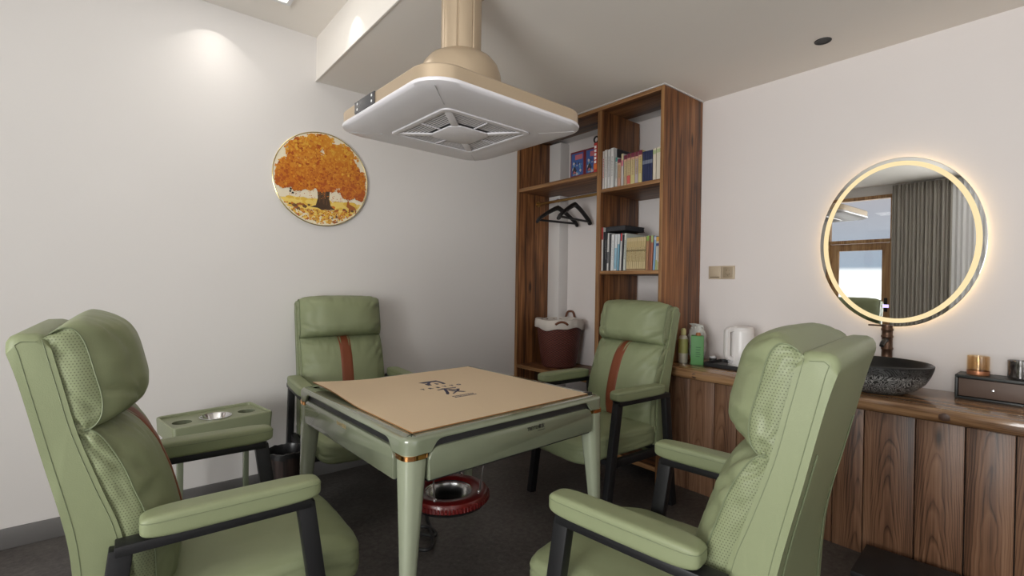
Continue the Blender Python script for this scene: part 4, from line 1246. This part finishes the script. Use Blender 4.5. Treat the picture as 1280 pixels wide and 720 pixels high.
V = b.grid(rows, close_v=True); b.face(V[0]); b.face(V[-1])
wt = tag(b.done('worktop', M_TOP, smooth=40), 'thick lacquered wooden worktop with natural edge below the mirror', 'worktop')
for y, z in ((0.379, CZ - 0.030), (1.453, CZ - 0.032)):
    b = MB(); xk = 2.555 + 0.012 * noise.noise(Vector((y * 2.1, 3.3, 0))) + 0.006 * noise.noise(Vector((y * 7, 1.3, 0)))
    b.lathe([(0.0005, 0), (0.012, 0.0003), (0.0175, -0.003), (0.018, -0.008)], (0, 0, 0), 24, caps=False, sx=1.25)
    b.done('knot', mat('dark_knot', (0.055, 0.024, 0.013), 0.5), wt, loc=(xk - 0.0012, y, z), rot=(PI / 2, 0, -PI / 2))
# basin
bs = thing('wash_basin', 'round black carved vessel basin on the worktop', 'basin', (2.765, 0.650, CZ))
b = MB(); b.lathe([(0.0005, 0.0), (0.100, 0.0), (0.106, 0.005), (0.146, 0.026), (0.176, 0.056), (0.194, 0.090), (0.204, 0.122), (0.206, 0.136), (0.200, 0.141)], n=72, caps=False)
b.mi = 1; b.lathe([(0.200, 0.141), (0.192, 0.136), (0.170, 0.075), (0.12, 0.032), (0.02, 0.022), (0.0005, 0.022)], n=72, caps=False); b.done('bowl', [M_BOWL, mat('black_stone_inside', (0.014, 0.014, 0.014), 0.3)], bs, smooth=50, doubles=True)
b = MB(); b.lathe([(0.0005, 0.027), (0.018, 0.027), (0.022, 0.023)], n=24, caps=False); b.done('drain', M_BAMBOO, bs)
tp = thing('basin_tap', 'dark bronze bamboo-shaped tap behind the black basin', 'tap', (3.004, 0.667, CZ))
b = MB(); pr = [(0.032, 0.0), (0.032, 0.006), (0.023, 0.010)]
for z in (0.06, 0.12, 0.18, 0.24, 0.275): pr += [(0.0225, z - 0.008), (0.0255, z - 0.003), (0.0255, z + 0.003), (0.0225, z + 0.008)]
pr += [(0.0225, 0.298), (0.0005, 0.298)]
b.lathe(pr, n=28, caps=False); b.done('column', M_BAMBOO, tp, smooth=50)
b = MB(); b.tube([(-0.012, 0, 0.222), (-0.06, -0.002, 0.222), (-0.10, -0.004, 0.212), (-0.112, -0.004, 0.200)], [0.011, 0.0105, 0.010, 0.010], 14); b.done('spout', M_BLACK, tp)
b = MB(); b.tube([(0, 0.0, 0.293), (-0.02, 0.075, 0.294)], 0.0042, 8); b.done('lever', M_BAMBOO, tp)

# ------------------------------------------------------------------ lit mirror
mir = thing('lit_mirror', 'oval mirror with a warm light ring on the right wall', 'mirror', (X_R, 0.643, 1.458))
MY, MZ = 0.332, 0.421


def ell(ry, rz, x, n=96): return [(x, ry * math.cos(2 * PI * i / n), rz * math.sin(2 * PI * i / n)) for i in range(n)]


b = MB(); V = b.grid([ell(MY - 0.05, MZ - 0.05, -0.001), ell(MY - 0.05, MZ - 0.05, -0.026)], close_v=True); b.face(V[1]); b.done('housing', M_WHITEFR, mir)
b = MB(); b.grid([ell(MY - 0.018, MZ - 0.018, -0.008), ell(MY - 0.018, MZ - 0.018, -0.020)], close_v=True); b.done('back_light_strip', M_LEDB, mir)
b = MB(); b.grid([ell(MY - 0.017, MZ - 0.018, -0.0328), ell(MY - 0.039, MZ - 0.040, -0.0328)], close_v=True); b.done('light_ring', M_LED, mir)
b = MB(); V = b.grid([ell(MY - 0.002, MZ - 0.002, -0.027), ell(MY, MZ, -0.0275), ell(MY, MZ, -0.0315), ell(MY - 0.002, MZ - 0.002, -0.0322)], close_v=True); b.face(V[0]); b.face(V[-1]); b.done('mirror_glass', M_MIRROR, mir, smooth=0)
b = MB(); b.box((-0.0330, 0.021, -0.329), (-0.0324, 0.046, -0.313)); b.done('touch_icon', M_ICON, mir)

# ------------------------------------------------------------------ things on the worktop
# dark box with drawer, and two glasses
bx = thing('storage_box', 'long dark grey box with brown drawer front on the worktop', 'box', (2.885, 0.19, CZ))
b = MB(); LY = 0.205
for lo, hi in (((0, -LY, 0), (0.14, LY, 0.010)), ((0, -LY, 0.092), (0.14, LY, 0.104)), ((0, -LY, 0.010), (0.14, -LY + 0.010, 0.092)), ((0, LY - 0.010, 0.010), (0.14, LY, 0.092)), ((0.13, -LY, 0.01), (0.14, LY, 0.092))): b.box(lo, hi, 0.0015)
b.done('body', M_DARKBOX, bx)
b = MB(); b.box((0.006, -LY + 0.012, 0.013), (0.118, LY - 0.012, 0.089), 0.001); d_ = b.done('drawer', M_BROWNF, bx)
b = MB(); b.lathe([(0.0005, 0.014), (0.004, 0.0135), (0.006, 0.010), (0.003, 0.006), (0.003, 0.0)], n=18, caps=False); b.done('knob', M_CHROME, d_, loc=(0.007, 0.083, 0.051), rot=(0, -PI / 2, 0))
GZ = CZ + 0.1045


def tumbler(name, label, x, y, r, h, m):
    t = thing(name, label, 'glass', (x, y, GZ))
    b = MB(); b.lathe([(0.0005, 0.0), (r * 0.88, 0.0), (r * 0.96, 0.004), (r, 0.012), (r, h - 0.001), (r - 0.0013, h), (r - 0.0026, h - 0.001), (r - 0.0026, 0.014), (r * 0.85, 0.009), (0.0005, 0.009)], n=44, caps=False)
    b.done('body', m, t, smooth=40); return t


tg = tumbler('amber_tumbler', 'amber glass tumbler with copper foot on the dark box', 2.955, 0.328, 0.037, 0.083, M_AMBER)
b = MB(); b.lathe([(0.0375, 0.001), (0.0378, 0.002), (0.0378, 0.017), (0.0375, 0.018)], n=44, caps=False); b.done('foot_band', mat('copper_band', (0.42, 0.17, 0.08), 0.35, 0.5), tg)
tumbler('smoked_tumbler', 'grey smoked glass tumbler at the right edge on the dark box', 2.94, 0.198, 0.039, 0.080, M_SMOKE)
# kettle on its tray
tr_ = thing('serving_tray', 'black tray under the white kettle', 'tray', (2.845, 1.345, CZ))
b = MB(); hx, hy = 0.115, 0.155
V = b.grid([[(x, y, z) for x, y in rrect(hx - q, hy - q, 0.015, 5)] for q, z in ((0.004, 0.0), (0.0, 0.003), (0.0, 0.024), (0.004, 0.024), (0.006, 0.008))], close_v=True); b.face(V[0]); b.face(V[-1]); b.done('pan', M_BLACK, tr_)
kt = thing('electric_kettle', 'white electric kettle on the black tray', 'kettle', (2.85, 1.325, CZ + 0.008), math.radians(155))
b = MB(); b.lathe([(0.0005, 0.0), (0.068, 0.0), (0.072, 0.003), (0.072, 0.016), (0.067, 0.019)], n=44, caps=False); b.done('power_base', M_KETTLE, kt)
b = MB(); b.lathe([(0.066, 0.019), (0.070, 0.024), (0.069, 0.10), (0.066, 0.205), (0.064, 0.222), (0.06, 0.226)], n=44, caps=False); b.prism([(-0.05, -0.018), (-0.084, 0.0), (-0.05, 0.018)], 0.196, 0.223, 'z', 0.002); b.done('body', M_KETTLE, kt, smooth=50)
b = MB(); b.lathe([(0.062, 0.224), (0.062, 0.232), (0.056, 0.236), (0.0005, 0.237)], n=44, caps=False); b.box((0.04, -0.014, 0.232), (0.06, 0.014, 0.240), 0.003); b.done('lid', M_KETTLE, kt)
b = MB()
pts = smooth_path([(0.058, 0.222), (0.085, 0.222), (0.098, 0.212), (0.100, 0.19), (0.100, 0.10), (0.099, 0.07), (0.088, 0.055), (0.062, 0.052)], 5)
rows = []
for i, (x, z) in enumerate(pts):
    p0, p1 = pts[max(0, i - 1)], pts[min(len(pts) - 1, i + 1)]
    tx, tz = p1[0] - p0[0], p1[1] - p0[1]; l_ = math.hypot(tx, tz); nx, nz = -tz / l_, tx / l_
    rows.append([(x + nx * a_, y_, z + nz * a_) for a_, y_ in [(q[0] * 0.014, q[1] * 0.017) for q in ((1, 0.6), (0.7, 1), (-0.7, 1), (-1, 0.6), (-1, -0.6), (-0.7, -1), (0.7, -1), (1, -0.6))]])
V = b.grid(rows, close_v=True); b.face(V[0]); b.face(V[-1]); b.done('handle', M_KETTLE, kt, smooth=50)
b = MB(); b.box((0.066, -0.012, 0.026), (0.084, 0.012, 0.048), 0.003); b.done('switch', M_PLAST2, kt)
# green box
gb = thing('green_carton', 'bright green upright carton on the worktop beside the shelf', 'carton', (2.775, 1.556, CZ), math.radians(28))
b = MB(); b.box((-0.041, -0.033, 0), (0.033, 0.041, 0.176), 0.003); b.done('carton', M_GBOX, gb)
b = MB()
for z in (0.05, 0.062, 0.074, 0.09, 0.105): b.box((-0.0416, -0.016 + random.uniform(0, 0.006), z), (-0.0408, 0.012, z + 0.005)); b.box((-0.012, -0.0336, z), (0.014, -0.0328, z + 0.005))
b.done('print', mat('dark_green_print', (0.03, 0.12, 0.035), 0.6), gb)
b = MB(); b.lathe([(0.015, 0.176), (0.015, 0.184), (0.011, 0.194), (0.0005, 0.195)], n=20, caps=False); b.done('cap', mat('brown_cap', (0.33, 0.12, 0.04), 0.5), gb)
# bag and can next to it
cn = thing('spray_can', 'pale can with yellow-green label half behind the green carton', 'can', (2.76, 1.648, CZ))
b = MB(); b.lathe([(0.0005, 0.0), (0.026, 0.0), (0.028, 0.004), (0.028, 0.15), (0.022, 0.165), (0.012, 0.172)], n=32, caps=False); b.done('can', mat('pale_can', (0.55, 0.52, 0.42), 0.3, 0.2), cn)
b = MB(); b.lathe([(0.0285, 0.06), (0.0287, 0.062), (0.0287, 0.146), (0.0285, 0.148)], n=32, caps=False); b.done('label_band', mat('yellow_green_label', (0.38, 0.38, 0.12), 0.45), cn)
b = MB(); b.lathe([(0.012, 0.170), (0.016, 0.174), (0.015, 0.205), (0.010, 0.214), (0.0005, 0.215)], n=24, caps=False); b.done('cap', mat('lemon_cap', (0.55, 0.52, 0.24), 0.4), cn)
pb = thing('plastic_pouch', 'crumpled clear plastic pouch beside the can and carton', 'pouch', (2.875, 1.622, CZ))
Fp = pillow_fn((0, 0, 0.115), (0.036, 0.050, 0.113), 3.0, 0.0, 0.0, 0.014, 2.2)
pillow(Fp, 16).done('pouch', M_CLEAR, pb, smooth=25)
b = MB(); b.prism([(-0.05, 0.215), (-0.02, 0.225), (0.03, 0.22), (0.055, 0.238), (0.02, 0.242), (-0.04, 0.235)], -0.003, 0.003, 'x', 0.001); b.done('folded_top', M_CLEAR, pb)
t = thing('small_jar', 'small dark jar with pale lid between carton and kettle', 'jar', (2.90, 1.525, CZ))
b = MB(); b.lathe([(0.0005, 0), (0.020, 0), (0.022, 0.003), (0.022, 0.028), (0.019, 0.031)], n=24, caps=False); b.done('jar', M_DARKBOX, t)
b = MB(); b.lathe([(0.020, 0.031), (0.021, 0.033), (0.020, 0.044), (0.0005, 0.046)], n=24, caps=False); b.done('lid', M_PLAST2, t)

# switch and socket on the right wall
sw = thing('light_switch', 'beige single rocker light switch beside the shelf', 'switch', (X_R, 1.592, 1.316))
b = MB(); b.box((-0.009, -0.043, -0.043), (-0.0005, 0.043, 0.043), 0.003); b.done('plate', M_BEIGE, sw)
b = MB(); b.box((-0.013, -0.031, -0.024), (-0.008, 0.031, 0.030), 0.002); b.done('rocker', M_BEIGE, sw)
b = MB(); b.box((-0.0096, -0.031, -0.034), (-0.0085, 0.031, -0.027)); b.done('rocker_gap', M_BEIGED, sw)
so = thing('wall_socket', 'beige socket outlet right of the light switch', 'socket', (X_R, 1.504, 1.316))
b = MB(); b.box((-0.009, -0.043, -0.043), (-0.0005, 0.043, 0.043), 0.003); b.done('plate', M_BEIGE, so)
b = MB(); b.box((-0.0105, -0.031, -0.034), (-0.0085, 0.031, 0.034), 0.002); b.done('insert', mat('sand_plastic', (0.36, 0.29, 0.20), 0.4), so)
b = MB()
for y in (-0.008, 0.008): b.box((-0.0112, y - 0.002, 0.008), (-0.010, y + 0.002, 0.020))
for y, a in ((-0.010, 0.5), (0.010, -0.5)):
    b.box((-0.0006, -0.002, -0.007), (0.0006, 0.002, 0.007), 0, 1, Matrix.Translation((-0.0106, y, -0.010)) @ Matrix.Rotation(a, 4, 'X'))
b.box((-0.0112, -0.002, -0.022), (-0.010, 0.002, -0.010)); b.done('pin_slots', M_BEIGED, so)

# ------------------------------------------------------------------ side stand, bin, floor case
st = thing('side_stand', 'small green side stand with steel ash bowl and cup holders by the left wall', 'side table', (0.388, 2.755, 0), math.radians(9.5))
W2, D2 = 0.215, 0.142
b = MB(); b.holed(rrect(W2 - 0.010, D2 - 0.010, 0.012, 5), [circle(-0.142, 0.004, 0.040), circle(0.0, 0.004, 0.066, 40), circle(0.142, 0.004, 0.040)], 0.540, 0.546)
b.grid([[(x, y, z) for x, y in rrect(W2 - q, D2 - q, 0.016, 5)] for q, z in ((0.012, 0.546), (0.010, 0.556), (0.005, 0.560), (0.001, 0.557), (0.0, 0.550), (0.004, 0.482), (0.008, 0.480))], close_v=True)
b.done('tray_top', M_GREENP if False else mat('green_plastic', (0.225, 0.248, 0.152), 0.4), st, smooth=40)
for x in (-0.142, 0.142):
    b = MB(); b.lathe([(0.040, 0.545), (0.039, 0.50), (0.0005, 0.498)], (x, 0.004, 0), 32, caps=False); b.done('cup_holder', M_TABLE2, st)
b = MB(); b.lathe([(0.070, 0.5475), (0.070, 0.550), (0.066, 0.551), (0.062, 0.545), (0.050, 0.508), (0.0005, 0.500)], (0, 0.004, 0), 44, caps=False); b.done('ash_bowl', M_CHROME, st, smooth=50)['label'] = 'polished steel bowl'
for sx in (-1, 1):
    for sy in (-1, 1):
        b = MB(); b.box((sx * (W2 - 0.035) - 0.0125, sy * (D2 - 0.03) - 0.0125, 0.0), (sx * (W2 - 0.035) + 0.0125, sy * (D2 - 0.03) + 0.0125, 0.541), 0.003); b.done('leg', M_TABLE, st)
b = MB(); b.box((-W2 + 0.03, -D2 + 0.025, 0.10), (W2 - 0.03, D2 - 0.025, 0.112), 0.003); b.done('lower_shelf', M_TABLE, st)
bn = thing('waste_bin', 'dark brown waste bin with black liner beside the side stand', 'bin', (0.628, 2.43, 0))
b = MB(); b.lathe([(0.0005, 0.0), (0.070, 0.0), (0.072, 0.004), (0.083, 0.42), (0.080, 0.42), (0.068, 0.01), (0.0005, 0.008)], n=40, caps=False); b.done('body', M_BIN, bn)
b = MB(); rows = []
for i in range(64):
    a = 2 * PI * i / 64; w = 0.004 * math.sin(7 * a) + 0.003 * math.sin(17 * a)
    rows.append([(r * math.cos(a), r * math.sin(a), z) for r, z in ((0.06, 0.2), (0.0775, 0.415), (0.081, 0.426 + w * 0.5), (0.086, 0.424 + w * 0.5), (0.0875, 0.40 + w))])
b.grid(rows, close_u=True); b.done('liner', M_LINER, bn, smooth=60)
fc = thing('floor_case', 'black low case on the floor in front of the plank counter', 'case', (2.47, 0.47, 0), math.radians(4))
b = MB(); b.box((-0.14, -0.22, 0.0), (0.14, 0.15, 0.055), 0.006); b.done('body', M_BLACK, fc)
b = MB(); b.box((-0.15, -0.23, 0.056), (0.15, 0.16, 0.080), 0.006); b.done('lid', M_BLACK, fc)
